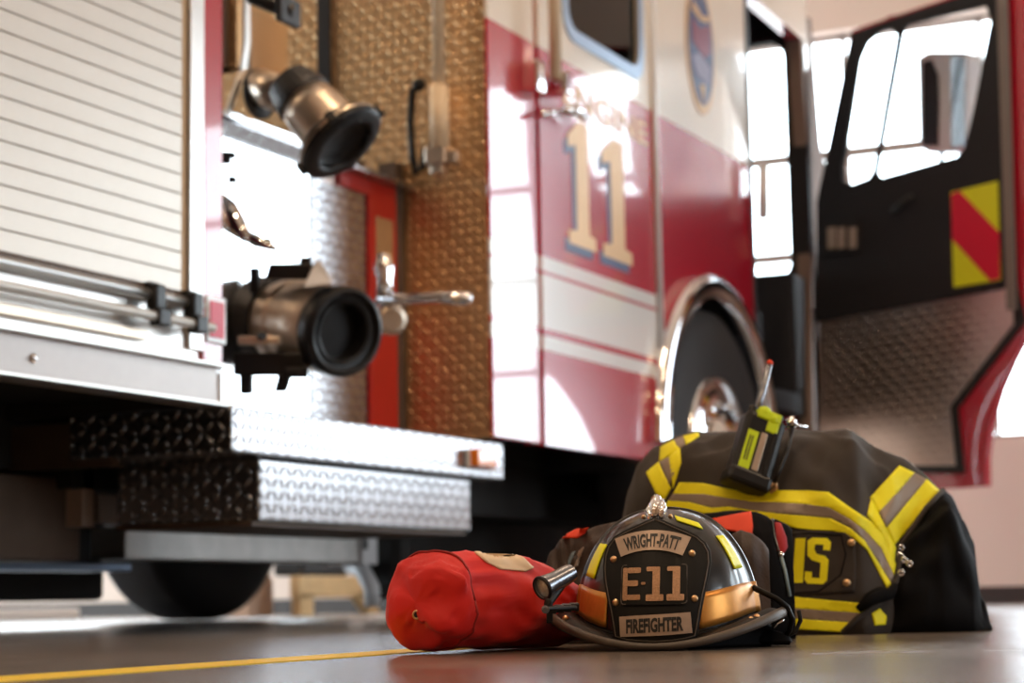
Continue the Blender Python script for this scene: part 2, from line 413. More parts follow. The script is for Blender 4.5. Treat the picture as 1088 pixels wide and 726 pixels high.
MB().box((X0, -.035, zl-.008), (XC+.01, .05, zl)).build('ledge', 'alu', FE, bevel=.002)
MB().box((X0, -.012, zb), (XC-.03, .02, zl-.008)).build('apron_plate', mat('dull_aluminium', (.40, .36, .34), .38, .6), FE)
MB().box((XC-.03, -.008, zb), (XC+.0, .02, zl-.008)).build('apron_bracket', 'frame', FE)
MB().box((X0, -.035, zb-.008), (XC+.01, .05, zb)).build('apron_flange', 'alu', FE, bevel=.002)
c = on_y(35, 381, -.012); MB().lathe(c, V((0, -1, 0)), [(0, .011), (.004, .010), (.008, .006), (.009, .001)], 16).build('bolt', 'chrome', FE, smooth=True)

# --- cab rear wall (faces back over the pump)
mb = MB(); mb.box((XK+.002, .0125, .55), (XK+.05, 2.43, TOP)); mb.build('cab_rear_wall', 'dia_warm', FE)
ye = on_x(352, 60, XK).y
MB().box((XK-.012, ye, 1.5), (XK+.001, ye+.045, TOP)).build('wall_channel', 'black', FE)
MB().box((XK-.05, .30, .55), (XK, .36, 1.42)).build('panel_edge_angle', 'brownmetal', FE)

# --- pump housing
zpt = zy(426, 205, YP)
XR0 = xy(389, 300, YP)
MB().box((XC, YP, .54), (XR0, YP+.04, zpt+.055)).build('pump_panel', 'polish', FE, label='mirror bright steel pump panel')
MB().box((XC, YP+.04, .54), (XK-.002, 2.3, zpt+.03)).build('pump_housing', 'under', FE)
rp = MB().box((XR0, YP-.012, .54), (XK-.052, YP+.04, zpt)).box((xy(358, 180, YP), YP-.012, zpt-.045), (XR0, YP-.0005, zpt)).build('red_frame', 'red_flat', FE)
xa, xb = xy(399, 260, YP-.012), xy(417, 260, YP-.012)
MB().box((xa, YP-.016, zy(408, 330, YP)), (xb, YP-.0121, zy(408, 234, YP))).build('grip_plate', mat('tan_plate', (.52, .33, .17), .4, .5), rp, bevel=.002)
MB().box((XC, YP-.06, zpt), (XK-.002, 1.2, zpt+.012)).build('pump_top_ledge', 'dia', FE)
# silver-lower tread kick plate of the pump panel
MB().box((xy(330, 400, YP), YP-.004, .54), (XR0, YP-.0005, zpt-.05)).build('kick_plate', 'dia', FE)

# upper left pump fittings
a = on_y(233, 0, .45); b = on_y(262, 78, .45)
MB().box((xy(234, 0, .45), .45, zy(250, 76, .45)), (xy(252, 0, .45), .75, TOP)).build('hose_cabinet', 'brownmetal', FE, bevel=.005)
MB().box((xy(252, 40, .42), .42, zy(250, 76, .45)), (xy(260, 40, .42), .75, TOP)).build('cabinet_edge', 'dia_warm', FE, bevel=.004)
MB().box((xy(266, 50, .5), .5, zy(285, 100, .5)), (xy(306, 50, .5), .52, zy(285, 18, .5))).build('gauge_plate', 'polish', FE, bevel=.003, label='bright steel plate above the upper outlet')
pts = [on_y(u, v, .30) for u, v in ((262, -30), (262, 10), (262, 45), (258, 75), (247, 105), (236, 135), (226, 160))]
mb = MB()
for i in range(len(pts)-1):
    pass
mb.grid(lambda i, j: (lambda k, f: pts[k]*(1-f)+pts[k+1]*f)(min(int(i*(len(pts)-1)), len(pts)-2), i*(len(pts)-1)-min(int(i*(len(pts)-1)), len(pts)-2)) + [V((-.014, -.004, -.004)), V((.014, -.004, .004)), V((.014, .004, .004)), V((-.014, .004, -.004))][int(round(j*4)) % 4], 19, 4, cv=True)
mb.build('curved_strap', 'alu', FE, smooth=False)
mb = MB(); mb.tube([on_y(264, -6, .2), on_y(312, 14, .1)], .022); mb.box(*[tuple(x) for x in (on_y(296, 16, .12)-V((.02, .02, .02)), on_y(316, 8, .1)+V((.02, .02, .02)))]); mb.build('pull_lever', 'black', FE, smooth=False, bevel=.005)

def dirw(r, u, f): return (rt*r+up*u+fw*f).normalized()
# upper discharge: elbow, coupling, cone and black swivel cap
ax = dirw(.62, -.70, -.36)
c0 = at(324, 107, 5.28)
ud = MB().lathe(c0, ax, [(0, .02), (0, .074), (.05, .082), (.115, .086), (.135, .088), (.14, .07)], 36).build('upper_discharge', 'bronze', FE, smooth=True, label='warm alloy hose outlet with black swivel cap')
ud.data.polygons.foreach_set('use_smooth', [len(p.vertices) == 4 for p in ud.data.polygons])
MB().lathe(c0-ax*.075, ax, [(0, .04), (.0, .064), (.03, .072), (.055, .078), (.075, .080), (.085, .06)], 24).build('swivel_joint', 'black', ud, bevel=.003)
cc = c0+ax*.135
MB().lathe(cc, ax, [(0, .07), (0, .110), (.012, .124), (.040, .124), (.048, .112), (.050, .088), (.046, .082), (.030, .078), (.020, .060), (.018, .01)], 40).build('swivel_cap', 'blackpl', ud, smooth=True, bevel=.002)
MB().lathe(cc+ax*.02, ax, [(0, .112), (.0, .1265), (.006, .1265), (.006, .112)], 40, cap=False).build('cap_ring', 'bronze', ud)
for k in range(4):
    mb = MB(); an = k*PI/2+.5; e1 = ax.orthogonal().normalized(); e2 = ax.cross(e1); q = cc+ax*.025+(e1*math.cos(an)+e2*math.sin(an))*.125
    mb.obox(q, ax*.016, (e1*math.cos(an)+e2*math.sin(an))*.012, (e2*math.cos(an)-e1*math.sin(an))*.012)
    mb.build('cap_lug', 'blackpl', ud, bevel=.003)
MB().tube([at(268, 84, 5.5), at(278, 92, 5.42), at(290, 97, 5.38), at(305, 102, 5.33)], [.030, .050, .052, .050], 20).build('elbow', 'bronze', ud, smooth=True)
MB().obox(at(318, 86, 5.3), rt*.03, up*.012, fw*.03).build('valve_handle', 'blackpl', ud, bevel=.004)
MB().lathe(at(272, 100, 5.45), V((0, -1, 0)), [(0, .07), (.02, .07), (.03, .05)], 24).build('flange', 'black', ud, bevel=.003)

# big lower intake
ci = at(369, 353.5, 5.15)
ai = dirw(.62, -.10, -.72)
base = ci-ai*.30
iv = MB().lathe(base, ai, [(.0, .06), (.0, .106), (.02, .113), (.06, .115), (.064, .119), (.078, .119), (.082, .114), (.15, .112), (.155, .116), (.165, .116), (.215, .116), (.24, .110), (.245, .088), (.10, .086)], 40).build('intake_valve', 'bronze', FE, smooth=True, label='large warm alloy pump intake with black rim')
iv.data.polygons.foreach_set('use_smooth', [len(p.vertices) == 4 for p in iv.data.polygons])
md = iv.modifiers.new('e', 'EDGE_SPLIT'); md.split_angle = .6
ir = MB().lathe(ci-ai*.065, ai, [(0, .09), (0, .112), (.010, .118), (.05, .118), (.062, .114), (.066, .106), (.062, .098), (.050, .096), (.048, .086), (.054, .082), (.050, .074), (-.02, .070), (-.03, .066), (-.10, .064), (-.10, .005)], 48).build('intake_rim', 'blackpl', iv, smooth=True)
md = ir.modifiers.new('e', 'EDGE_SPLIT'); md.split_angle = .7
MB().lathe(ci-ai*.13, ai, [(0, .0675), (.03, .0675), (.03, .058), (0, .058)], 36, cap=False).build('inner_sleeve', 'brownmetal', iv, smooth=False)
MB().lathe(base-ai*.10, ai, [(0, .10), (.0, .112), (.03, .116), (.10, .116), (.105, .10)], 32).build('mount_flange', 'black', iv, bevel=.004)
mb = MB(); mb.obox(at(308, 289, 5.2), rt*.055, up*.020+rt*.006, fw*.04); mb.obox(at(325, 279, 5.2), rt*.014, up*.014, fw*.02)
mb.obox(at(271, 298, 5.28), rt*.012, up*.034, fw*.02)
mb.build('valve_bracket', 'blackpl', iv, bevel=.004)
mb = MB(); mb.add([at(333, 282, 5.16), at(340, 276, 5.16), at(354, 300, 5.10), at(322, 306, 5.10)]+[at(333, 282, 5.22), at(340, 276, 5.22), at(354, 300, 5.18), at(322, 306, 5.18)], [(0, 1, 2, 3), (4, 5, 6, 7), (0, 1, 5, 4), (1, 2, 6, 5), (2, 3, 7, 6), (3, 0, 4, 7)])
mb.build('pale_web', 'pale', iv, bevel=.003)
mb = MB(); mb.obox(at(287, 387, 5.2), rt*.090, up*.030-rt*.0, fw*.05)
mb.obox(at(262, 403, 5.22), rt*.016, up*.040, fw*.02); mb.obox(at(302, 402, 5.2), rt*.016, up*.036+rt*.01, fw*.02); mb.obox(at(315, 396, 5.16), rt*.030, up*.014, fw*.02)
mb.build('valve_underbody', 'blackpl', iv, bevel=.006)
mb = MB(); mb.obox(at(276, 362, 5.10), rt*.055, up*.012, fw*.02); mb.build('name_lug', 'bronze', iv, bevel=.006)
MB().lathe(at(277, 357, 5.08), ai, [(0, .012), (.01, .012), (.012, .008)], 14).build('lug_bolt', 'black', iv)
# small valve fittings on the panel
for u, v, w, h in ((240, 163, 5, 10), (247, 160, 3, 5), (247, 186, 4, 6)):
    MB().obox(at(u, v+5, 5.2), rt*(w*.0024), up*(h*.0016), fw*.02).build('drain_lever', 'blackpl', FE, bevel=.003)
dv = MB().tube([at(234, 212, 5.3), at(240, 222, 5.28), at(247, 236, 5.26), at(262, 252, 5.2)], [.02, .032, .034, .016], 16).build('drain_valve', 'chrome', FE, smooth=True)
MB().tube([at(262, 250, 5.2), at(272, 256, 5.2), at(292, 264, 5.16)], [.014, .018, .008], 12).build('lever', 'chrome', dv, smooth=True)
MB().ball(at(284, 258, 5.2), .014, 8).build('knob', 'blackpl', dv, smooth=True)
# right-hand chrome lever and knob in front of the red frame
lv = MB().tube([at(404, 318, 5.75), at(440, 318, 5.7), at(470, 316, 5.65), at(492, 318, 5.6)], [.018, .016, .018, .020], 14).build('chrome_lever', 'chrome', FE, smooth=True)
mb = MB()
mb.tube([at(408, 270, 5.8), at(408, 286, 5.8), at(409, 300, 5.8), at(408, 325, 5.8)], [.020, .030, .022, .028], 16)
mb.build('lever_pivot', 'chrome', lv, smooth=True)
MB().ball(at(495, 317, 5.6), .019, 10).build('lever_knob', 'chrome', lv, smooth=True)
MB().lathe(at(412, 340, 5.8), dirw(.3, 0, -.9), [(0, .045), (.05, .045), (.055, .03)], 20).build('lever_base', 'bronze', lv, bevel=.003)

# pole and hook on cab rear wall
yp = on_x(466, 60, XK-.06).y
pole = MB().tube([(XK-.06, yp, on_x(466, 158, XK-.06).z), (XK-.06, yp, on_x(466, 92, XK-.06).z)], .030, 16).tube([(XK-.06, yp, on_x(466, 92, XK-.06).z), (XK-.06, yp, TOP)], .019, 16).build('pole', 'cream', FE, smooth=True, label='cream upright pole on tread plate wall')
c = on_x(466, 166, XK-.05)
MB().obox(c, V((.03, 0, 0)), V((0, .035, 0)), V((0, 0, .03))).obox(c+V((0, -.05, -.01)), V((.02, 0, 0)), V((0, .02, 0)), V((0, 0, .02))).obox(c+V((0, 0, -.04)), V((.02, 0, 0)), V((0, .022, 0)), V((0, 0, .02))).build('pole_clamp', 'bronze', pole, bevel=.006)
MB().tube([on_x(u, v, XK-.06) for u, v in ((446, 89), (438, 97), (436, 130), (438, 165), (442, 184), (449, 178), (452, 160), (462, 153))], .012, 10).build('hook', 'blackpl', pole, smooth=True)
MB().ball(on_x(445, 90, XK-.06), .022, 8).build('hook_knob', 'blackpl', pole, smooth=True)

# running board (tread plate step) and lower locker
st = MB().box((XC-.02, -.05, zy(245, 480, -.05)), (on_y(535, 480, -.05).x, .42, zy(245, 430, -.05))).build('running_board', 'dia', FE, bevel=.006, label='bright tread plate running board')
MB().box((XC-.035, .03, .525), (XC-.021, 1.2, .61)).build('gap_shade_plate', 'under', FE)  # added dark plate, shuts out the bright pump panel in the gap
MB().box((XC-.012, .30, .40), (XC+.02, 1.0, .51)).build('step_return', 'brownmetal', FE)
c = on_y(507, 488, -.05)
ml = MB().box((c.x-.075, -.062, c.z-.032), (c.x+.105, -.05, c.z+.026)).build('marker_light', 'pale', FE, bevel=.004)
MB().box((c.x-.07, -.088, c.z-.026), (c.x+.06, -.0605, c.z+.026)).build('amber_lens', 'orange', ml, bevel=.006, label='orange lens')
x1, x2 = xy(276, 520, -.02), xy(500, 530, -.02)
zb2 = zy(276, 553, -.02)
MB().box((x1, -.02, zb2), (x2, .40, zy(245, 480, -.05)-.004)).build('lower_locker', 'dia', FE, bevel=.006)
MB().box((x1-.004, -.0, zb2-.012), (x2, .40, zb2-.001)).build('locker_base', 'brownmetal', FE)
# left-facing dark faces use same meshes; frame rail below
u0 = on_x(95, 570, XC+.25)
y1 = .25
MB().box((xy(96, 580, .9), .78, zy(300, 597, .78)), (xy(398, 580, .78), .90, zy(300, 567, .78))).build('frame_rail', 'beam', FE, bevel=.004)
MB().box((xy(384, 575, .77), .765, zy(390, 600, .77)), (xy(400, 575, .77), .90, zy(390, 560, .77))).build('rail_end', 'pale', FE, bevel=.004)
MB().box((xy(387, 577, .76), .758, zy(390, 584, .76)), (xy(390.5, 577, .76), .7649, zy(390, 573, .76))).build('rail_slot', 'black', FE)
MB().box((2.0, .80, zy(50, 607, .85)), (xy(125, 600, .85), .95, zy(50, 598, .85))).build('air_line', mat('blue_grey_tube', (.16, .24, .38), .35, .3), FE, bevel=.006)
MB().box((2.0, .55, zy(40, 596, .55)), (xy(86, 550, .55), 1.1, zy(40, 506, .55))).build('battery_box', 'brownmetal', FE, bevel=.008)
MB().box((2.0, .6, zy(40, 500, .6)), (XC+.1, 2.2, .62)).build('chassis_floor', 'under', FE)
MB().box((xy(88, 500, .5), .5, zy(100, 560, .5)), (xy(100, 500, .5), .6, .60)).build('bracket', 'frame', FE)
MB().box((xy(105, 500, .62), .62, zy(120, 556, .62)), (xy(165, 500, .62), .66, .60)).build('bracket', 'frame', FE)
MB().box((2.0, 1.3, .28), (XC+.4, 1.35, .80)).build('shade_panel', 'under', FE)  # added near-black sheet hiding the bright far window below the body
MB().box((2.0, 1.4, .085), (xy(112, 640, 1.4), 1.5, .62)).build('shade_block', 'under', FE, bevel=.02)  # added dark block standing in for shade beneath the rear body
MB().box((xy(428, 600, .75), .75, .075), (8.7, .92, .56)).build('under_shade_block', 'under', FE, bevel=.05)  # invented dark block for the blackness under the cab, hides the wall
MB().box((XC+.1, .5, .36), (8.7, 2.0, .56)).build('chassis', 'under', FE)
MB().tube([at(372, 600, 7.2), at(385, 606, 7.1), at(395, 625, 7.1), at(396, 645, 7.1)], .03, 12).build('exhaust_bend', 'pale', FE, smooth=True)

# --- wheels
def wheel(cx, cy, name='front_wheel'):
    w = empty(name, (cx, cy, .59), None, None); w.parent = FE; w.location = V((cx, cy, .59))-FE.location; ORG[w.name] = V((cx, cy, .59))
    o = V((cx, cy, .59)); A = V((0, -1, 0))
    t = MB().lathe(o, A, [(-.15, .32), (-.15, .50), (-.13, .575), (-.10, .588), (.10, .588), (.125, .578), (.148, .54), (.155, .45), (.150, .38), (.135, .32)], 64).build('tyre', 'rubber', w, smooth=True)
    MB().lathe(o, A, [(.0, .02), (.0, .32), (.14, .325), (.155, .320), (.152, .305), (.135, .30), (.15, .27), (.165, .24), (.165, .20), (.20, .18), (.235, .13), (.245, .08), (.25, .01)], 48).build('rim', 'chrome', w, smooth=True)
    for k in range(10):
        mb = MB(); a = 2*PI*k/10; mb.lathe(o+V((math.cos(a)*.215, -.13, math.sin(a)*.215)), A, [(0, .018), (.04, .018), (.055, .010)], 8)
        mb.build('wheel_nut', 'chrome', w)
    return w
XW = 7.43
wheel(XW, .13); wheel(XW-.1, 2.36)
MB().tube([(XW, .25, .5), (XW, 2.2, .5)], .07).build('axle', 'under', FE)

# --- cab side: post, crew door, front panel with wheel arch
zbot = .55
x571 = xy(572, 300); x577 = xy(576.5, 300); x700 = xy(698, 300); x705 = xy(703, 300); x800 = xy(800, 300)
MB().box((XK, 0, zbot), (x571, .012, TOP)).build('cab_rear_post', 'paint', FE, bevel=.006)
MB().box((x571, .015, zbot), (x577, .06, TOP)).build('door_seam', 'red', FE)
wy = [on_y(u, v) for u, v in ((597, 14), (681, 64))]
win = rrect(wy[0].x+.02, 1.955, wy[1].x, 2.62, .09, 6)
arch_r, zc_ = .665, .62
door = [(x577, zbot)]
for k in range(9):
    pass
xd = x700
door += [(xd-.02, zbot), (xd-.02, TOP), (x577, TOP)]
cd = MB().plate([door, win], side(0), 0, .05).build('crew_door', 'paint', FE, label='striped crew door with numerals')
win2 = rrect(wy[0].x+.045, 1.98, wy[1].x-.025, 2.595, .07, 6)
MB().plate([rrect(wy[0].x, 1.935, wy[1].x+.02, 2.64, .10, 6), win2], side(0), -.006, .0).build('window_frame', mat('blue_grey_trim', (.33, .42, .55), .3, .5), cd)
MB().plate([win2], side(0), .012, .018).build('window_pane', 'glassd', cd)
MB().tube([(x700+.0, -.008, .9), (x700, -.008, TOP)], .014, 10).build('hinge_strip', 'pale', FE, smooth=True)
fp = [(x705-.02, TOP), (x705-.02, zc_+.18)]
n = 28
a0 = math.acos(max(-1, (x705-.02-XW)/arch_r)) if abs(x705-.02-XW) < arch_r else PI-.28
for k in range(n+1):
    a = (PI-.30)*(1-k/n)+(.74)*k/n
    fp.append((XW+arch_r*math.cos(a), zc_+arch_r*math.sin(a)))
fp += [(x800, zc_+arch_r*.64), (x800, TOP)]
fpn = MB().plate([fp], side(0), 0, .05).build('front_side_panel', 'paint2', FE)
MB().box((x700-.02, 0, zbot), (x705-.02, .05, TOP)).build('door_pillar', 'paint', FE)
# arch trim
mb = MB(); NA = 48
prof = [(.0, .0), (.015, -.035), (-.02, -.055), (-.075, -.05), (-.085, -.02), (-.08, .02), (-.02, .02)]
def archf(i, j):
    a = PI*1.06*(1-i)-.06*PI*1; r_, yy = prof[int(round(j*len(prof))) % len(prof)]
    return V((XW+(arch_r+.01+r_)*math.cos(a), yy, zc_+(arch_r+.01+r_)*math.sin(a)))
mb.grid(archf, NA, len(prof), cv=True); at_ = mb.build('wheel_arch_trim', 'chrome', FE, smooth=True, label='polished wheel arch trim')
mb = MB(); mb.grid(lambda i, j: V((XW+(arch_r-.02)*math.cos(PI*1.05-i*PI*1.1), .02+j*.42, zc_+(arch_r-.02)*math.sin(PI*1.05-i*PI*1.1))), 40, 4)
mb.build('wheel_well', 'black', FE, smooth=True, solid=.006)
MB().box((XK+.05, .48, .56), (7.9, .52, 1.4)).build('inner_panel', 'under', FE)
# cab roof, far side, floor, interior
MB().box((XK, 0, TOP), (8.86, 2.45, TOP+.08)).build('cab_roof', 'paint2', FE, bevel=.02)
MB().box((XK, 2.40, zbot), (8.86, 2.45, TOP)).build('cab_far_side', 'dark_int', FE)
MB().box((7.92, .03, .86), (8.86, 2.40, .95)).build('cab_floor', 'dark_int', FE)
MB().box((7.80, .06, .95), (7.90, 2.38, TOP)).build('cab_bulkhead', 'dark_int', FE)
st_ = MB().box((7.95, .10, .98), (8.40, .62, 1.30)).build('front_seat', 'dark_int', FE, bevel=.03)
MB().box((7.92, .12, 1.28), (8.08, .60, 2.0)).build('seat_back', 'dark_int', st_, bevel=.04)
MB().box((8.62, .03, .95), (8.86, 2.40, 1.50)).build('dashboard', 'dark_int', FE, bevel=.02)
MB().box((7.93, .02, .40), (8.85, .30, .62)).build('cab_step', 'dia_door', FE, bevel=.006)
MB().box((7.93, .30, .62), (8.85, .34, .95)).build('step_riser', 'dia_door', FE)
# windshield frame and pane
MB().plate([[(.0, 1.35), (2.45, 1.35), (2.45, TOP), (0, TOP)], rrect(.10, 1.5, 2.35, 2.62, .08)], lambda a, b, t: V((t, a, b)), 8.82, 8.87).build('windscreen_frame', 'dark_int', FE)
MB().plate([rrect(.10, 1.5, 2.35, 2.62, .08)], lambda a, b, t: V((t, a, b)), 8.84, 8.846).build('windscreen', 'glass', FE)
MB().box((8.80, 0, .45), (8.87, 2.45, 1.36)).build('cab_front', 'red', FE)
MB().box((8.88, -.02, .42), (9.45, 2.47, .70)).build('front_bumper', 'chrome', FE, bevel=.02)
# A pillar and opening header
HX, HY = 8.78, 0.0
ap = [(xy(849, 20), zy(849, 20)), (xy(862, 18), zy(862, 18)), (xy(872, 150), zy(872, 150)), (xy(886, 225), zy(886, 225)), (xy(886, 480), .45), (xy(862, 480), .45), (xy(862, 210), zy(862, 210))]
MB().plate([ap], side(0), .0, .07).build('a_pillar', mat('taupe_pillar', (.24, .18, .15), .7, spec=.2), FE, bevel=.008)
hd = [(x800, zy(806, -20)), (xy(822, -6), zy(822, -6)), (xy(851, 20), zy(851, 20)), (xy(862, 16), zy(862, 16)), (xy(862, -40), zy(862, -40)), (x800, TOP)]
MB().plate([[(x800, TOP), (x800, 2.62), (xy(852, 20), 2.60), (8.82, 2.45), (8.86, 2.5), (8.86, TOP)]], side(0), -.004, .06).build('door_header', 'paint2', FE)
MB().box((x800-.0, -.005, .95), (x800+.03, .06, 2.62)).build('door_jamb', 'black', FE)
gr = MB().tube([on_y(811, 176, -.06), on_y(811, 232, -.06)], .022, 12).build('grab_post', 'pale', FE, smooth=True)

# emblem
ec = on_y(743.5, 50); ew, eh = .165, .275
def oval(s, n=36): return [(ec.x+ew*s*math.cos(2*PI*k/n), ec.z+eh*s*math.sin(2*PI*k/n)) for k in range(n)]
em = MB().plate([oval(1)], side(0), -.004, -.0002).build('oval_emblem', 'gold', FE, label='oval crest in gold navy and maroon')
MB().plate([oval(.86)], side(0), -.006, -.0041).build('emblem_field', 'navy', em)
MB().plate([[(ec.x-.10, ec.z+.10), (ec.x-.02, ec.z+.07), (ec.x+.10, ec.z+.11), (ec.x+.11, ec.z-.0), (ec.x+.03, ec.z-.04), (ec.x-.10, ec.z)]], side(0), -.008, -.0061).build('emblem_shield', mat('maroon_enamel', (.22, .01, .06), .4), em)
MB().plate([[(ec.x-.11, ec.z-.06), (ec.x-.02, ec.z-.03), (ec.x+.10, ec.z-.07), (ec.x+.07, ec.z-.14), (ec.x-.06, ec.z-.13)]], side(0), -.008, -.0061).build('emblem_cloud', mat('slate_enamel', (.30, .28, .42), .5), em)
MB().plate([[(ec.x-.08, ec.z+.17), (ec.x+.02, ec.z+.13), (ec.x+.10, ec.z+.15), (ec.x+.09, ec.z+.12), (ec.x, ec.z+.105), (ec.x-.10, ec.z+.13)]], side(0), -.008, -.0061).build('emblem_wing', 'gold', em)
MB().plate([[(ec.x-.03, ec.z-.16), (ec.x+.03, ec.z-.15), (ec.x+.01, ec.z-.23)]], side(0), -.008, -.0061).build('emblem_point', 'gold', em)

# numerals 1 1 with navy drop shadow, and ENGINE
def one(x, z, w, h):
    return [(x, z), (x+w, z), (x+w, z+h*.10), (x+w*.76, z+h*.12), (x+w*.76, z+h), (x+w*.42, z+h), (x+w*.02, z+h*.86), (x+w*.02, z+h*.76), (x+w*.30, z+h*.80), (x+w*.30, z+h*.12), (x, z+h*.10)]
for i, (ua, ub) in enumerate(((603, 636), (639, 674))):
    xa, xb = xy(ua, 200), xy(ub, 200); w = (xb-xa)*.86
    MB().plate([one(xa-.03, 1.205, w, .43)], side(0), -.0016, -.0002).build('numeral_shadow', 'navy', cd)
    MB().plate([one(xa, 1.235, w, .43)], side(0), -.003, -.0017).build('numeral', 'gold', cd, label='gold numeral 1 with navy shadow')
xa, xb = xy(598, 100), xy(686, 120)
mb = MB(); add_text(mb, 'ENGINE', lambda a, b, t: V((xa+(xb-xa)*a, -.0005-.002*t, 1.705+.085*b)), .012); mb.build('door_lettering', 'gold', cd)
# handles and rails
gr = MB().tube([(xy(590, 60, -.07), -.07, 1.73), (xy(590, 60, -.07), -.07, TOP)], .020, 12).build('grab_rail', 'cream', FE, smooth=True)
c = on_y(591, 90, -.05); MB().obox(c, V((.03, 0, 0)), V((0, .05, 0)), V((0, 0, .035))).build('rail_bracket', 'chrome', gr, bevel=.008)
c = on_y(567, 82, -.03)
dh = MB().obox(c, V((.035, 0, 0)), V((0, .03, 0)), V((0, 0, .05))).build('door_latch', 'chrome', FE, bevel=.008)
c = on_y(600, 118, -.04); c2 = on_y(625, 124, -.06)
hd_ = MB().tube([on_y(575, 122, -.035), on_y(598, 118, -.045)], .010, 10).tube([on_y(598, 117, -.045), on_y(612, 117, -.055), on_y(622, 127, -.05)], [.016, .022, .014], 12).build('door_handle', 'chrome', cd, smooth=True)

# --- open front door
PHI = math.radians(61.5)
DU = V((-math.cos(PHI), -math.sin(PHI), 0)); DN = V((-math.sin(PHI), math.cos(PHI), 0)); HG = V((HX, HY-.01, 0))
def D2(u, v):
    p = on_plane(u, v, HG, DN)-HG; return (p.dot(DU), p.z)
dsf = lambda a, b, t: HG+DU*a+DN*t+V((0, 0, b))
outer = [D2(868, 215), D2(905, 32), D2(985, 5), D2(1086, -28), D2(1092, 100), D2(1092, 352), D2(1075, 385), D2(1062, 415), D2(1052, 450), D2(1047, 485), D2(1047, 517), (D2(872, 515)[0], D2(1047, 517)[1]), D2(870, 340)]
pL = [D2(*p) for p in ((897, 177), (898, 193), (907, 197), (926, 190), (931, 182), (956, 38), (951, 30), (937, 34), (923, 45), (915, 63))]
pR = [D2(*p) for p in ((933, 184), (938, 190), (1020, 167), (1028, 158), (1038, 116), (1056, 22), (1051, 6), (965, 27), (960, 36))]
def grow(p, f):
    cx = sum(a for a, b in p)/len(p); cy = sum(b for a, b in p)/len(p); return [(cx+(a-cx)*f, cy+(b-cy)*f) for a, b in p]
wh = [D2(*p) for p in ((889, 180), (892, 202), (905, 207), (1024, 176), (1036, 165), (1046, 116), (1064, 18), (1058, -4), (945, 17), (918, 33), (907, 60))]
fd = MB().plate([outer, wh], dsf, -.035, 0).build('front_door', 'red', FE, label='open cab door seen from inside')
MB().plate([pL], dsf, -.04, -.035).build('quarter_pane', 'glass', fd); MB().plate([pR], dsf, -.04, -.035).build('window_pane', 'glass', fd)
inner = [D2(871, 215), D2(908, 36), D2(985, 9), D2(1066, -16), D2(1072, 100), D2(1082, 304), D2(870, 343)]
MB().plate([inner, pL, pR], dsf, -.005, .020).build('inner_trim', 'dark_int', fd, label='charcoal padded upper door trim')
tp = [D2(*p) for p in ((871, 343), (1082, 304), (1091, 342), (1019, 434), (1026, 503), (871, 503))]
MB().plate([tp], dsf, .0005, .008).build('rubber_border', 'black', fd)
tp = [D2(*p) for p in ((872, 343), (1076, 306), (1079, 345), (1011, 432), (1017, 495), (872, 495))]
MB().plate([tp], dsf, .0081, .012).build('tread_panel', 'dia_door', fd, label='tread plate kick panel')
MB().plate([[D2(1063, -20), D2(1074, -24), D2(1084, 330), D2(1074, 330)]], dsf, .0201, .028).build('edge_seal', mat('grey_seal', (.22, .19, .18), .5), fd)
# red and lime chevron sticker
q = [D2(1014, 205), D2(1064, 193), D2(1067, 298), D2(1017, 306)]
ch = MB().plate([q], dsf, .0205, .0225).build('chevron_sticker', 'lime', fd, label='lime and red chevron sticker')
q = [D2(1014.5, 207), D2(1023, 203), D2(1066, 248), D2(1066.5, 297), D2(1056, 299), D2(1015.5, 255)]
MB().plate([q], dsf, .0226, .0235).build('red_stripe', 'chev_red', ch)
hp = MB().plate([[D2(882, 238), D2(917, 234), D2(917, 268), D2(882, 274)]], dsf, .0205, .028).build('latch_plate', 'dark_int', fd)
for a, b in ((885, 893), (896, 903), (908, 915)):
    MB().plate([[D2(a, 243), D2(b, 242), D2(b, 264), D2(a, 265)]], dsf, .0281, .036).build('latch_button', 'frame', hp)
MB().tube([dsf(*D2(957, 226), .05), dsf(*D2(968, 215), .05), dsf(*D2(977, 210), .05)], .012, 8).build('pull_handle', 'black', fd, smooth=True)
# mirror outside the door glass
def dm(u, v, t):
    p = on_plane(u, v, HG+DN*t, DN); return p
mo = [(975, 62), (985, 55), (1024, 55), (1028, 62), (1028, 155), (1022, 162), (985, 162), (977, 156)]
vs = [dm(u, v, -.22) for u, v in mo]+[dm(u, v, -.22)-DN*.09 for u, v in mo]; k = len(mo)
mr = MB().add(vs, [tuple(range(k)), tuple(range(2*k-1, k-1, -1))]+[(i, (i+1) % k, k+(i+1) % k, k+i) for i in range(k)]).build('side_mirror', 'pale', FE, bevel=.006, label='pale wing mirror seen through door glass')
g = [(980, 66), (990, 63), (997, 80), (998, 110), (997, 155), (980, 155)]
MB().add([dm(u, v, -.215) for u, v in g]+[dm(u, v, -.2195) for u, v in g], [tuple(range(6)), tuple(range(11, 5, -1))]+[(i, (i+1) % 6, 6+(i+1) % 6, 6+i) for i in range(6)]).build('mirror_recess', 'dark_int', mr)
g = [(1010, 60), (1025, 60), (1026, 155), (1011, 158)]
MB().add([dm(u, v, -.215) for u, v in g]+[dm(u, v, -.2195) for u, v in g], [tuple(range(4)), tuple(range(7, 3, -1))]+[(i, (i+1) % 4, 4+(i+1) % 4, 4+i) for i in range(4)]).build('mirror_glass', 'chrome', mr)
MB().tube([dm(1000, 160, -.26), dm(1000, 175, -.22), dm(1002, 200, -.10), dsf(*D2(1002, 205), -.06)], .012, 8).build('mirror_arm', 'black', mr, smooth=True)

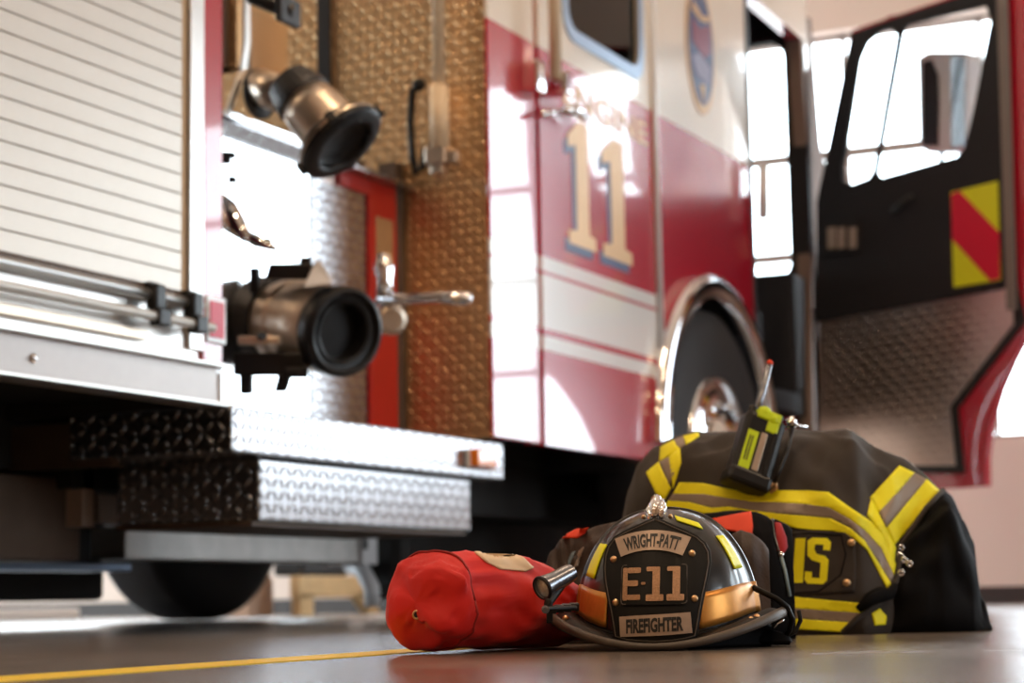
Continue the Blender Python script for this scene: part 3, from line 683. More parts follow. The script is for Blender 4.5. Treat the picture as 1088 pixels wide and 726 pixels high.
# --- wooden crates / trestle seen under the engine
def lowbox(u0, u1, v0, v1, y, d):
    a = on_y(u0, v1, y); b = on_y(u1, v0, y)
    return (a.x, y, 0.0), (b.x, y+d, max(b.z, a.z+.05))
cr = empty('wooden_trestle', (xy(350, 650, 3.1), 3.2, 0), 'pale wooden trestle standing beyond the fire engine', 'trestle')
x0_, x1_ = xy(318, 640, 3.1), xy(392, 640, 3.1)
zt_ = zy(350, 612, 3.1)
MB().box((x0_, 3.1, zt_-.12), (x1_, 3.16, zt_)).build('rail', 'wood', cr, bevel=.004)
for xx, dx in ((x0_+.02, .0), (x1_-.14, .16)):
    MB().add([(xx, 3.1, zt_-.1), (xx+.13, 3.1, zt_-.1), (xx+.13+dx, 3.1, 0), (xx+dx, 3.1, 0), (xx, 3.16, zt_-.1), (xx+.13, 3.16, zt_-.1), (xx+.13+dx, 3.16, 0), (xx+dx, 3.16, 0)],
             [(0, 1, 2, 3), (4, 5, 6, 7), (0, 1, 5, 4), (1, 2, 6, 5), (2, 3, 7, 6), (3, 0, 4, 7)]).build('leg', 'wood', cr)
MB().box((x0_+.05, 3.11, zt_), (x1_-.2, 3.3, zt_+.35)).build('top_block', 'under', cr, bevel=.02)
sk = MB(); x0_, x1_ = xy(262, 640, 3.3), xy(290, 640, 3.3); zt_ = zy(280, 600, 3.3)
sk.add([(x0_, 3.3, 0), (x1_, 3.3, 0), (x1_, 3.3, zt_*.7), (x1_-.12, 3.3, zt_), (x0_+.15, 3.3, zt_), (x0_, 3.3, .2), (x0_, 3.6, 0), (x1_, 3.6, 0), (x1_, 3.6, zt_*.7), (x1_-.12, 3.6, zt_), (x0_+.15, 3.6, zt_), (x0_, 3.6, .2)],
       [(0, 1, 2, 3, 4, 5), (11, 10, 9, 8, 7, 6)]+[(i, (i+1) % 6, 6+(i+1) % 6, 6+i) for i in range(6)])
tag(sk.build('canvas_sack', mat('tan_canvas', (.55, .36, .25), .8), base=True, bevel=.05), 'pale tan sack standing by the far front wheel', 'sack')
tag(MB().box((xy(-40, 655, 4.2), 4.2, 0), (xy(85, 655, 4.2), 4.6, zy(40, 647, 4.2))).build('low_bench', 'wall', base=True, bevel=.01), 'low beige bench on the floor far behind the engine', 'bench')

# =================================================================== HELMET
HO = on_z(709, 700, 0); HO = at(709, 640, 2.645); HO.z = 0
cdir = V((HO.x-CAM.x, HO.y-CAM.y, 0)).normalized()
HF = Matrix.Rotation(math.radians(-5.5), 3, 'Z') @ cdir
HR = V((HF.y, -HF.x, 0))
def hp3(x, y, z): return HO+HR*x+HF*y+V((0, 0, z))
A_, B_, HH, ZB = .113, .146, .148, .030
def zb_(t): return (.011+.026*math.sin(t)**2) if math.cos(t) > 0 else .037-.006*math.cos(t)**2
def shell(t, s, off=0.):
    # t: angle, 0 = front, positive to the right; s: 0 base .. 1 apex
    th = s*PI/2
    r = math.cos(th)**.86 if s < 1 else 0
    rid = max(0, math.cos(4*t))**70
    valley = .018*(1-abs(math.cos(4*t)))
    k = 1+(.055*rid - valley)*min(1, (1-s)*3+.25)
    z = zb_(t)+(HH+.030-zb_(t)+off*s)*math.sin(th)**1.0 + .004*rid*s
    return hp3((A_*k+off)*math.sin(t)*r, -(B_*k+off)*math.cos(t)*r, z)
HM = empty('firefighter_helmet', HO, 'black traditional firefighter helmet with E-11 front shield resting on the floor', 'helmet')
mb = MB(); mb.grid(lambda i, j: shell(2*PI*i, min(j, .9995)), 320, 40, cu=True)
sh = mb.build('shell', 'shell', HM, smooth=True)
# brim: dished, side edges raised, long tail
def brim(t, k):
    st_, ct = math.sin(t), math.cos(t)
    ri = 1.0; xo = .150; yo = .178 if ct > 0 else .235
    xi, yi = A_*.97, B_*.97
    zi = zb_(t)-.002
    zo = .0025+.038*abs(st_)**2.0 + (.018*(-ct)**2 if ct < 0 else 0)
    x = (xi*(1-k)+xo*k)*st_; y = -(yi*(1-k)+yo*k)*ct
    z = zi*(1-k)+zo*k + .006*math.sin(PI*k)*(.3+abs(st_))
    return hp3(x, y, z+.003)
mb = MB()
def brimloop(i, j):
    t = 2*PI*i
    if j < .5: return brim(t, j*2)
    k = (1-j)*2; return brim(t, k)-V((0, 0, .005))
mb.grid(brimloop, 120, 24, cu=True)
mb.build('brim', 'leather', HM, smooth=True)
mb = MB(); mb.grid(lambda i, j: brim(2*PI*i, 1)+(HR*math.sin(2*PI*i)-HF*math.cos(2*PI*i))*(.0065*math.cos(2*PI*j)-.001)+V((0, 0, (.0042+.0026*abs(math.sin(2*PI*i)))*math.sin(2*PI*j)-.000)), 140, 12, cu=True, cv=True)
mb.build('brim_edge', 'edge', HM, smooth=True)
def shell_patch(name, m, outline_fn, nu=16, nv=8, off=.0022, label=None, bot=.0004):
    mb = MB(); g = lambda i, j, o: shell(*outline_fn(i, j), o)
    mb.grid(lambda i, j: g(i, j, off), nu, nv); n0 = nu*nv
    mb.grid(lambda i, j: g(i, j, bot), nu, nv)
    per = [i*nv for i in range(nu)]+[(nu-1)*nv+j for j in range(1, nv)]+[i*nv+nv-1 for i in range(nu-2, -1, -1)]+[j for j in range(nv-2, 0, -1)]
    for a, b in zip(per, per[1:]+per[:1]): mb.f.append((a, b, b+n0, a+n0))
    return mb.build(name, m, HM, smooth=True, label=label)
R_ = math.radians
shell_patch('reflective_band', 'band', lambda i, j: (R_(27+64*i), .035+.175*j), 30, 6, label='orange reflective band')
shell_patch('reflective_band', 'band', lambda i, j: (R_(-95+60*i), .035+.175*j), 30, 6, label='orange reflective band')
shell_patch('reflective_sticker', 'yel', lambda i, j: (R_(60+13*i+4*(1-j)), .30+.235*j), 10, 8, label='fluorescent yellow sticker')
shell_patch('reflective_sticker', 'yel', lambda i, j: (R_(-72+19*i), .27+.22*j), 10, 8, label='fluorescent yellow sticker')
shell_patch('reflective_sticker', 'yel', lambda i, j: (R_(22+26*i), .70-.10*i+.06*j), 10, 6, label='fluorescent yellow sticker')
MB().grid(lambda i, j: shell(R_(-180+360*i), .02+.0*j, .003*math.cos(2*PI*j)+.001)+V((0, 0, .003*math.sin(2*PI*j)-.002)), 80, 8, cu=True, cv=True).build('base_trim', 'leather', HM, smooth=True)

# front shield
def px2h(cx, cy):   # crop coordinates of the shield to local x, z
    u = 570+cx/3.752; v = 510+cy/3.752
    x = (u-697.2)*2.50/FPX; z = .065+((635.3-v)*2.50/FPX); return x, z
def shield(x, z, off=0.):
    k = max(0, min(1.2, (z-.02)/.15))
    y = -(.166-.075*k**1.7)+x*x*5.5-off
    return hp3(x+.0, y, z)
outl = [(465, 148), (430, 162), (385, 182), (335, 203), (295, 225), (270, 258), (258, 300), (256, 345), (262, 400), (275, 460), (292, 530), (303, 590), (309, 632), (360, 646), (420, 652), (480, 655), (540, 652), (600, 644), (637, 634), (646, 590), (658, 520), (672, 450), (684, 390), (692, 335), (688, 290), (670, 255), (640, 228), (590, 203), (535, 178), (498, 160)]
def draped_plate(loops, fn, off0, off1, sub=3):
    """plate with interior refinement so it follows the curve"""
    bm = bmesh.new()
    tris = tessellate_polygon([[V((a, b, 0)) for a, b in lp] for lp in loops]); flat = [p for lp in loops for p in lp]
    vv = [bm.verts.new((a, b, 0)) for a, b in flat]
    for t in tris:
        try: bm.faces.new([vv[i] for i in t])
        except Exception: pass
    for _ in range(sub):
        lim = .010 if sub < 9 else .003
        ed = [e for e in bm.edges if e.calc_length() > lim]
        if not ed: break
        bmesh.ops.subdivide_edges(bm, edges=ed, cuts=1); bmesh.ops.triangulate(bm, faces=bm.faces)
    bm.verts.ensure_lookup_table(); bm.verts.index_update()
    n = len(bm.verts); top = [fn(v.co.x, v.co.y, off1) for v in bm.verts]; bot = [fn(v.co.x, v.co.y, off0) for v in bm.verts]
    mb = MB(); fs = [tuple(v.index for v in f.verts) for f in bm.faces]
    fs2 = [tuple(i+n for i in reversed(f)) for f in fs]
    sd = [(e.verts[0].index, e.verts[1].index, e.verts[1].index+n, e.verts[0].index+n) for e in bm.edges if e.is_boundary]
    bm.free(); mb.add(top+bot, fs+fs2+sd); return mb
P = lambda pts: [px2h(*p) for p in pts]
fs_ = draped_plate([P(outl)], shield, -.004, 0, 5).build('front_shield', 'leather', HM, label='black leather front shield')
# raised border stitched rim
ol = P(outl); cen = V((sum(p[0] for p in ol)/len(ol), sum(p[1] for p in ol)/len(ol)))
rim = [tuple(cen+(V(p)-cen)*.955) for p in ol]
MB().tube([shield(a, b, .0005) for a, b in rim+rim[:1]], .0009, 6).build('stitch_line', 'edge', fs_, smooth=True)
# top arc plate
arc_c = (458, 600)
def arcp(f, r):  # f 0..1 across
    a = R_(-23.0+46.0*f); return (arc_c[0]+r*math.sin(a)*1.0, arc_c[1]-r*math.cos(a))
top = [arcp(k/14, 398) for k in range(15)]; bt = [arcp(k/14, 318) for k in range(14, -1, -1)]
arcw = [(x+ (x-458)*.0, y) for x, y in top+bt]
pl = draped_plate([P(arcw)], shield, .0002, .0022, 5).build('name_plate', 'silver_plate', fs_, label='silver arched plate reading WRIGHT-PATT')
mb = MB()
def arct(a, b, t):
    f = .105+.79*a; r = 329+56*b; x, z = px2h(*arcp(f, r)); return shield(x, z, .0023+.0008*t)
add_text(mb, 'WRIGHT-PATT', arct, .035); mb.build('lettering', 'ink', pl)
# lower plate
bl = [(333, 545), (400, 541), (460, 539), (530, 536), (615, 531), (621, 612), (540, 618), (460, 621), (400, 622), (337, 624)]
pl = draped_plate([P(bl)], shield, .0002, .0022, 5).build('rank_plate', 'silver_plate', fs_, label='silver plate reading FIREFIGHTER')
mb = MB(); add_text(mb, 'FIREFIGHTER', lambda a, b, t: shield(*px2h(362+226*a, 612-9*a-57*b), .0023+.0008*t), .04); mb.build('lettering', 'ink', pl)
# number panel
nb = rrect(338, 340, 604, 500, 12, 4)
pl = draped_plate([P(nb)], shield, .0002, .0028, 5).build('number_panel', 'leather', fs_)
MB().tube([shield(*px2h(a, b), .003) for a, b in rrect(341, 343, 601, 497, 12, 4)+[rrect(341, 343, 601, 497, 12, 4)[0]]], .0008, 6).build('panel_stitching', 'edge', pl, smooth=True)
def seg(x0, y0, x1, y1, r=5): return rrect(x0, y0, x1, y1, min(r, (x1-x0)/2-.1, (y1-y0)/2-.1), 3)
glyphs = [('numeral', [(347, 352, 366, 482), (366, 352, 420, 374), (363, 403, 410, 426), (366, 459, 420, 480)]),
          ('hyphen', [(422, 410, 440, 421)]),
          ('numeral', [(443, 350, 476, 368), (468, 350, 497, 460), (442, 459, 512, 485)]),
          ('numeral', [(525, 350, 556, 368), (547, 350, 576, 460), (524, 459, 592, 485)])]
for nm, segs in glyphs:
    mb = MB(); mo_ = MB()
    for s in segs:
        d = draped_plate([P(seg(*s))], shield, .0032, .0044, 2); mb.add(d.v, d.f)
        d = draped_plate([P(seg(s[0]-2.5, s[1]-2.5, s[2]+2.5, s[3]+2.5))], shield, .0029, .0034, 2); mo_.add(d.v, d.f)
    g = mb.build('stitched_'+nm, 'stitched', pl)
for cx, cy in ((303, 317), (618, 300), (318, 489), (630, 479)):
    x, z = px2h(cx, cy); c = shield(x, z, .0)
    MB().lathe(c, (shield(x, z, 1)-c), [(0, .0045), (.0015, .0045), (.003, .0032), (.0036, .001)], 16).build('rivet', 'brass', fs_, smooth=True)
# eagle-style chrome holder
pts = [hp3(-.004, -.030, .178), hp3(-.004, -.048, .186), hp3(-.004, -.068, .188), hp3(-.004, -.082, .180), hp3(-.0045, -.088, .170), hp3(-.0045, -.088, .160)]
mb = MB(); mb.tube(pts, [.005, .006, .007, .0075, .006, .003], 14)
mb.tube([hp3(.004, -.070, .186), hp3(.005, -.086, .176), hp3(.004, -.092, .163)], [.004, .006, .003], 10)
mb.tube([hp3(-.011, -.070, .182), hp3(-.012, -.084, .174), hp3(-.010, -.092, .160)], [.003, .0045, .002], 10)
mb.build('shield_holder', 'chrome', HM, smooth=True, label='chrome crest holder')
for sx in (-.020, .014):
    MB().ball(hp3(sx, -.074, .166), .0032, 8).build('holder_screw', 'brass', HM, smooth=True)
# brim screws
for x, y, z in ((-.122, -.080, .036), (-.119, -.086, .029), (.112, -.088, .031), (.119, -.080, .034)):
    MB().ball(hp3(x, y, z+.004), .0042, 8).build('brim_screw', 'brass', HM, smooth=True)
# ear flap and strap
def flap(i, j):
    a = PI*(.1+.8*i); return hp3(.060+.085*i+.004*math.sin(7*i), -.110+.16*i+.01*j, .004+j*(.034-.010*i))
MB().grid(lambda i, j: hp3(.035+.098*i, -.105+.10*i+.012*math.sin(PI*j), .002+(.024+.012*math.sin(PI*i))*j), 16, 8).build('ear_flap', 'lining', HM, smooth=True, solid=.006)
MB().grid(lambda i, j: hp3(.045+.112*math.sin(PI*.5*i), -.02+.02*j, .004+.018*j*math.sin(PI*min(.99, .25+.75*i))), 16, 8).build('neck_flap', 'lining', HM, smooth=True, solid=.005)
stp = [hp3(.112, -.01, .075), hp3(.126, -.02, .068), hp3(.142, -.025, .060), hp3(.154, -.02, .050), hp3(.160, -.01, .034), hp3(.156, 0, .020), hp3(.150, .0, .012)]
MB().tube(stp, .0040, 8).build('chin_strap', 'leather', HM, smooth=True)
MB().tube([hp3(.150, 0, .012), hp3(.163, .01, .018), hp3(.170, .01, .032), hp3(.168, .01, .045)], .003, 8).build('strap_loop', 'leather', HM, smooth=True)
MB().tube([hp3(.136, -.02, .022), hp3(.142, -.022, .030), hp3(.150, -.022, .034)], .0022, 8).build('strap_buckle', 'chrome', HM, smooth=True)

# =================================================================== FLASHLIGHT clamped at the brim
fc = at(576.5, 625, 2.49); fa = dirw(-.70, -.30, -.62)
FL = empty('flashlight', V((fc.x, fc.y, .03)), 'small grey flashlight clamped to the left edge of the helmet brim', 'flashlight')
b0 = fc-fa*.038
MB().lathe(b0, fa, [(-.012, .004), (-.012, .0110), (.0, .0122), (.018, .0122), (.020, .0125), (.036, .0148), (.040, .0148), (.040, .0125), (.034, .011), (.034, .001)], 28).build('body', 'steelcap', FL, smooth=True).modifiers.new('e', 'EDGE_SPLIT').split_angle = .6
MB().lathe(fc-fa*.004, fa, [(0, .002), (0, .011), (.003, .0118), (.003, .001)], 24).build('lens', 'lens', FL, smooth=True, label='faceted lens')
MB().lathe(fc-fa*.0015, fa, [(0, .0152), (.0015, .0158), (.004, .0150), (.004, .0126), (0, .0126)], 28, cap=False).build('bezel', 'blackpl', FL, smooth=True)
MB().obox(b0+up*.0095+fa*.004, fa*.007, rt*.004, up*.0018).build('switch', mat('bronze_switch', (.16, .11, .07), .5), FL, bevel=.001)
mb = MB(); mb.tube([b0-up*.006, at(583, 640, 2.49), at(582, 648, 2.49)], .006, 10)
for k in range(4): mb.obox(at(586+8*k, 648-1.0*k, 2.50+.006*k), rt*.006, up*.0045, fw*.007)
mb.tube([at(580, 647, 2.48), at(612, 646, 2.51)], .0032, 8); mb.obox(at(584, 655, 2.50), rt*.004, up*.008, fw*.005)
mb.build('clamp', 'blackpl', FL, bevel=.0015)
MB().lathe(at(579.5, 647.5, 2.475), -fw, [(0, .005), (.004, .005), (.005, .003)], 12).build('clamp_screw', 'steelcap', FL)

# =================================================================== RED BAG
BO = at(461, 640, 2.54)
d_ = V((BO.x-CAM.x, BO.y-CAM.y, 0)).normalized(); r_ = V((d_.y, -d_.x, 0))
BAX = (r_*.62+d_*.78).normalized(); BSD = V((BAX.y, -BAX.x, 0))   # side, pointing right/toward viewer
BASE = V((BO.x, BO.y, 0))
def bagp(s, a):
    # s: -1 cap centre .. 0 seam .. 1 far end
    if s < 0:
        q = 1+s; k = math.sin(q*PI/2)**.62; along = -.036*math.cos(q*PI/2)
        if q < .999: along += .006*math.sin(3*a+1)*math.sin(q*PI)
        wd, ht = .066*k, .063*k
    else:
        k = 1; along = .262*s; wd = .066+.006*math.sin(PI*s); ht = .063-.017*s**2.4
    ca, sa = math.cos(a), math.sin(a)
    e = .80
    x = wd*math.copysign(abs(ca)**e, ca); z = ht*math.copysign(abs(sa)**e, sa)
    hc = .0635 if s < 0 else .0635-.017*max(0, s)**2.4
    p = BASE+BAX*along+BSD*x+V((0, 0, hc+z))
    nz = noise.noise(V((s*2.2+3, ca*1.3, sa*1.3)))*.012+noise.noise(V((s*6+3, ca*2.8, sa*2.8+4)))*.005-abs(noise.noise(V((s*4-ca*1.5+8, ca*1.5, sa*3+4+s*3))))**.6*.005
    pk = 0
    if s > 0: pk = -.0055*math.exp(-(s/.10)**2)*0 + .0022*math.sin(a*16)*math.exp(-s/.12)*min(1, s*20)
    if s > 0: pk += .006*math.sin(5.5*s-2.2*a)*math.sin(PI*min(1, s))
    if -.8 < s < 0: pk += -.010*math.exp(-((a-5.0)/.5)**2)*math.sin(-s*PI)   # fold in the end cap
    rad = (BSD*ca+V((0, 0, sa)))
    p += rad*(nz+pk)*(1 if s > -.95 else 0)
    if p.z < .0015: p.z = .0015+(.0015-p.z)*.02
    return p
mb = MB(); SS = [-1+k/16 for k in range(16)]+[k/44 for k in range(45)]
NS = 72
mb.grid(lambda i, j: bagp(SS[int(round(i*(len(SS)-1)))] if SS[int(round(i*(len(SS)-1)))] > -1 else -.999, 2*PI*j), len(SS), NS, cv=True)
k = len(SS); mb.f.append(tuple(range(NS))); mb.f.append(tuple((k-1)*NS+j for j in range(NS)))
bag = mb.build('red_bag', 'bag', base=True, smooth=True)
tag(bag, 'red nylon drawstring bag with round end lying beside the helmet', 'bag')
MB().tube([bagp(.0, 2*PI*j/72)+(BSD*math.cos(2*PI*j/72)+V((0, 0, math.sin(2*PI*j/72))))*.0005+V((0, 0, .0008)) for j in range(73)], .0016, 6).build('seam', 'bagseam', bag, smooth=True)
bvh_bag = BVHTree.FromPolygons([v for v in mb.v], mb.f)

def cast_list(bvhs, u, v, off, fallback):
    d = ray(u, v); best = None
    for b in bvhs:
        h = b.ray_cast(CAM, d)
        if h[0] is not None and (best is None or h[3] < best[3]): best = h
    if best is None: return at(u, v, fallback)
    n = best[1]
    if n.dot(d) > 0: n = -n
    return best[0]+n*off
def drape(bvhs, poly, o0, o1, fb, step=4.):
    """lay a pixel-outlined cloth piece on a surface as thin real geometry"""
    bm = bmesh.new(); vv = [bm.verts.new((a, b, 0)) for a, b in poly]
    for t in tessellate_polygon([[V((a, b, 0)) for a, b in poly]]):
        try: bm.faces.new([vv[i] for i in t])
        except Exception: pass
    for _ in range(7):
        ed = [e for e in bm.edges if e.calc_length() > step]
        if not ed: break
        bmesh.ops.subdivide_edges(bm, edges=ed, cuts=1); bmesh.ops.triangulate(bm, faces=bm.faces)
    bm.verts.index_update(); n = len(bm.verts)
    top = [cast_list(bvhs, v.co.x, v.co.y, o1, fb) for v in bm.verts]; bot = [cast_list(bvhs, v.co.x, v.co.y, o0, fb) for v in bm.verts]
    mb = MB(); fs = [tuple(v.index for v in f.verts) for f in bm.faces]
    sd = [(e.verts[0].index, e.verts[1].index, e.verts[1].index+n, e.verts[0].index+n) for e in bm.edges if e.is_boundary]
    bm.free(); return mb.add(top+bot, fs+[tuple(i+n for i in reversed(f)) for f in fs]+sd)
drape([bvh_bag], [(504, 587.5), (543, 589), (556, 594), (566, 604), (558, 608), (531, 605.5), (517, 598.5)], -.001, .0024, 2.6, 3).build('label_patch', 'cream', bag, smooth=True, label='cream label')
c = cast_list([bvh_bag], 442.5, 653.5, 0, 2.5); n_ = (CAM-c).normalized()
ringp = []
MB().grid(lambda i, j: c+n_*(.0012*math.sin(2*PI*j)+.0008)+(rt*math.cos(2*PI*i)*.85+up*math.sin(2*PI*i))*(.0048+.0014*math.cos(2*PI*j)), 24, 8, cu=True, cv=True).build('eyelet', 'brass', bag, smooth=True)
MB().lathe(c+n_*.0003, n_, [(0, .0038), (.0006, .0038)], 16).build('eyelet_hole', 'ink', bag)

# =================================================================== TURNOUT COAT
def hor(u): return 638-(u-544)*math.tan(ROLL)
def lerp(tab, x):
    if x <= tab[0][0]: return tab[0][1]
    for (a, b), (c, d) in zip(tab, tab[1:]):
        if x <= c:
            t = (x-a)/(c-a); t = t*t*(3-2*t)*.35+t*.65; return b+(d-b)*t
    return tab[-1][1]
class Mound:
    def __init__(s, top, dep, D, ex=.8, amp=.008, fr=9., seed=0., folds=(), bot=None):
        s.top, s.dep, s.D, s.ex, s.amp, s.fr, s.seed, s.folds, s.bot = top, dep, D, ex, amp, fr, seed, folds, bot
        uc = (top[0][0]+top[-1][0])/2; g = at(uc, 640, dep); s.o = V((g.x, g.y, 0)); s.uc = uc
        s.d = V((g.x-CAM.x, g.y-CAM.y, 0)).normalized(); s.r = V((s.d.y, -s.d.x, 0)); s.k = dep/FPX
    def pt(s, i, j):
        u = s.top[0][0]+(s.top[-1][0]-s.top[0][0])*i; x = (u-s.uc)*s.k
        Hh = max(.002, CAM.z+(hor(u)-lerp(s.top, u))*s.k); D = lerp(s.D, u)
        a = PI*j; z = Hh*max(0, math.sin(a))**s.ex; y = -D*math.copysign(abs(math.cos(a))**.8, math.cos(a))
        p = V((x, y, z)); q = p*s.fr+V((s.seed, 0, 0))
        env = max(0, math.sin(a))**.5
        w = noise.noise(V((q.x, q.y*.8, q.z*.6)))*s.amp+noise.noise(V((q.x*2.3+9, q.y*2, q.z*1.4)))*s.amp*.5
        w += (abs(noise.noise(V((q.x*.9-q.z*.7+31, q.y, q.z*.4))))**.7)*-s.amp*1.2
        for (fu, fz, du, dz, wd, am) in s.folds:      # linear fold through (fu,fz) along (du,dz) in px
            vv = hor(u)-(z-CAM.z)/s.k
            L_ = math.hypot(du, dz); dx_, dy_ = u-fu, vv-fz
            tt = (dx_*du+dy_*dz)/(L_*L_); dist = (dx_*dz-dy_*du)/L_
            e = 1 if 0 <= tt <= 1 else math.exp(-(((tt-1) if tt > 1 else -tt)*4)**2)
            w += am*math.exp(-(dist/wd)**2)*e
        nrm = V((0, -math.cos(a), max(.15, math.sin(a)))).normalized()
        top_fix = 1-.62*math.exp(-((a-PI/2)/.35)**2)
        p += nrm*w*env*top_fix
        if p.z < .001: p.z = .001
        return s.o+s.r*p.x+s.d*p.y+V((0, 0, p.z))
    def mesh(s, nu=150, nv=90):
        mb = MB(); mb.grid(s.pt, nu, nv)
        mb.f.append(tuple(range(nv))); mb.f.append(tuple((nu-1)*nv+j for j in range(nv)))
        mb.f += [(i*nv, (i+1)*nv, (i+1)*nv+nv-1, i*nv+nv-1) for i in range(nu-1)]
        return mb
coatM = Mound([(648, 640), (655, 590), (664, 552), (672, 520), (684, 492), (700, 475), (720, 465), (742, 459), (765, 458), (800, 457), (850, 456), (885, 457), (905, 462), (935, 479), (960, 492), (985, 506), (1000, 521), (1006, 560), (1010, 640)],
              3.50, [(648, .03), (665, .10), (700, .15), (760, .18), (860, .20), (910, .20), (935, .16), (960, .11), (985, .07), (1010, .02)],
              .78, .022, 9., 2.1,
              folds=[(885, 462, -25, 60, 14, -.012), (905, 470, 20, 75, 12, .014), (925, 520, -5, 45, 9, -.020), (870, 520, 45, 60, 16, .010), (850, 640, 90, -12, 10, .008), (720, 480, -15, 60, 12, .010), (770, 470, -50, 90, 18, -.008), (948, 570, -10, 60, 8, .012)])
cm = coatM.mesh(); coat = cm.build('turnout_coat', 'coat', base=True, smooth=True)
tag(coat, 'charcoal brown turnout coat with yellow and grey stripes heaped behind the helmet', 'coat')
linM = Mound([(884, 674), (895, 660), (915, 640), (940, 600), (965, 560), (990, 535), (1004, 524), (1016, 534), (1026, 556), (1036, 580), (1037, 610), (1040, 636), (1046, 656), (1049, 676)],
             3.48, [(884, .10), (900, .165), (930, .17), (960, .165), (1000, .15), (1030, .12), (1049, .05)], .62, .034, 12., 7.7,
             folds=[(1010, 540, 10, 60, 8, .014), (985, 600, -60, 50, 10, .014), (1030, 650, -60, 5, 8, .016), (1015, 620, 25, 40, 8, -.014)])
lm = linM.mesh(100, 80); lo_ = lm.build('black_lining', 'lining', coat, smooth=True, label='black inner lining bunched at the right')
bc = BVHTree.FromPolygons(cm.v, cm.f); bl_ = BVHTree.FromPolygons(lm.v, lm.f)
T = [(722, 513), (748, 514), (774, 520), (790, 523), (825, 522), (860, 522), (880, 523.5), (900, 538), (925, 555), (938, 570), (951, 600)]
A = [(715, 525), (748, 525.5), (774, 530), (800, 534), (825, 534.5), (860, 537), (880, 539), (903, 552), (918, 564), (936, 584), (949, 612)]
Bq = [(710, 532), (733, 534), (756, 540), (774, 538.5), (800, 543), (825, 546), (860, 549), (883, 551), (903, 561), (918, 575), (946, 620)]
Cq = [(706, 541), (733, 542), (756, 548), (774, 546), (798, 549), (820, 553.5), (844, 561), (860, 563), (886, 564.5), (906, 571), (921, 585), (943, 627)]
def stripe(a, b, m, lab=None):
    drape([bc], a+list(reversed(b)), -.002, .0022, 3.4, 5).build('reflective_stripe', m, coat, smooth=True, label=lab)
stripe(T, A, 'cyel', 'yellow stripe'); stripe(A, Bq, 'cgrey', 'grey stripe'); stripe(Bq, Cq, 'cyel', 'yellow stripe')
for a, b, m in (([(924, 529), (955, 495.5)], [(934, 545), (971, 503)], 'cyel'), ([(934, 545), (971, 503)], [(941, 561), (984, 510)], 'cgrey'), ([(941, 561), (984, 510)], [(950, 579), (998, 522)], 'cyel'),
                ([(836, 634), (926, 642)], [(836, 646), (917, 652)], 'cyel'), ([(836, 646), (917, 652)], [(836, 657), (907, 662)], 'cgrey'), ([(836, 657), (907, 662)], [(836, 668), (896, 672)], 'cyel'),
                ([(687, 503), (700.5, 491.5)], [(697, 524), (706, 532), (713, 519)], 'cyel'), ([(701, 491.5), (711, 486)], [(711, 516), (717, 503)], 'cgrey'), ([(711, 486), (722.5, 476)], [(715, 520), (724, 492)], 'cyel'),
                ([(701, 490.5), (702, 476), (716, 468.5)], [(701.5, 491), (722, 477)], 'cyel'), ([(716, 468.5), (726, 464.5)], [(721, 478), (728, 473)], 'cgrey'), ([(726, 464.5), (742, 460.5)], [(729, 473), (743, 464)], 'cyel')):
    drape([bc], a+list(reversed(b)), -.002, .0022, 3.4, 5).build('reflective_stripe', m, coat, smooth=True, label='yellow stripe' if m == 'cyel' else 'grey stripe')
drape([bc], [(925, 531), (931, 541), (940, 560), (951, 582), (949, 600), (940, 575), (928, 556), (921, 548)], -.002, .0020, 3.4, 5).build('reflective_stripe', 'cyel', coat, smooth=True)
# name flap
npz = drape([bc], [(834, 567), (860, 564), (898, 566), (908, 574), (910, 600), (908, 629), (870, 632), (834, 633)], -.004, .0030, 3.4, 5).build('name_flap', 'coat', coat, smooth=True, bevel=0)
def letter(polys):
    mb = MB()
    for q in polys:
        d = drape([bc], q, .0024, .0040, 3.4, 3); mb.add(d.v, d.f)
    mb.build('letter', 'cyel', npz)
X = lambda a, b: (830+a/4.217, 560+b/4.217)
letter([[X(-10, 60), X(12, 60), X(12, 250), X(-14, 250)], [X(12, 60), X(30, 60), X(75, 250), X(52, 250)], [X(66, 52), X(110, 52), X(98, 252), X(54, 252)]])
letter([[X(118, 62), X(140, 50), X(205, 52), X(222, 70), X(218, 108), X(186, 104), X(188, 82), X(152, 80), X(148, 100), X(158, 122), X(196, 132), X(212, 150), X(206, 240), X(190, 258), X(120, 256), X(104, 238), X(108, 200), X(138, 202), X(138, 228), X(172, 230), X(176, 162), X(138, 150), X(118, 128)]])
for u, v in ((904.5, 577), (899.5, 620)):
    c = cast_list([bc], u, v, .003, 3.4); MB().lathe(c, (CAM-c), [(0, .0065), (.003, .0065), (.005, .004), (.0055, .001)], 16).build('snap', 'brass', npz, smooth=True)
MB().tube([cast_list([bc], u, v, .003, 3.4) for u, v in ((840, 569), (860, 567), (894, 569), (899, 590), (893, 612), (870, 629), (840, 631))], .0012, 6).build('flap_seam', 'lining', npz, smooth=True)
# hem rolled edge
MB().tube([cast_list([bc, bl_], u, v, .004, 3.4) for u, v in ((1001, 523), (985, 542), (968, 562), (957, 582), (953, 600), (950, 618), (940, 634), (925, 645), (910, 658), (895, 673))], .0045, 10).build('hem', 'coat', coat, smooth=True)
mb = MB()
for k in range(10):
    t = k/9; c = cast_list([bc, bl_], 915+24*t, 646-13*math.sin(PI*t*.6)-t*3, .006, 3.4); 
MB().tube([cast_list([bc, bl_], u, v, .006, 3.4) for u, v in ((912, 648), (922, 637), (933, 632), (944, 630), (948, 622))], [.006, .011, .013, .010, .005], 12).build('folded_corner', 'lining', coat, smooth=True)
drape([bl_, bc], [(926, 652), (934, 647), (941, 655), (940, 664), (929, 665)], -.002, .0025, 3.4, 4).build('reflective_stripe', 'cyel', coat, smooth=True)
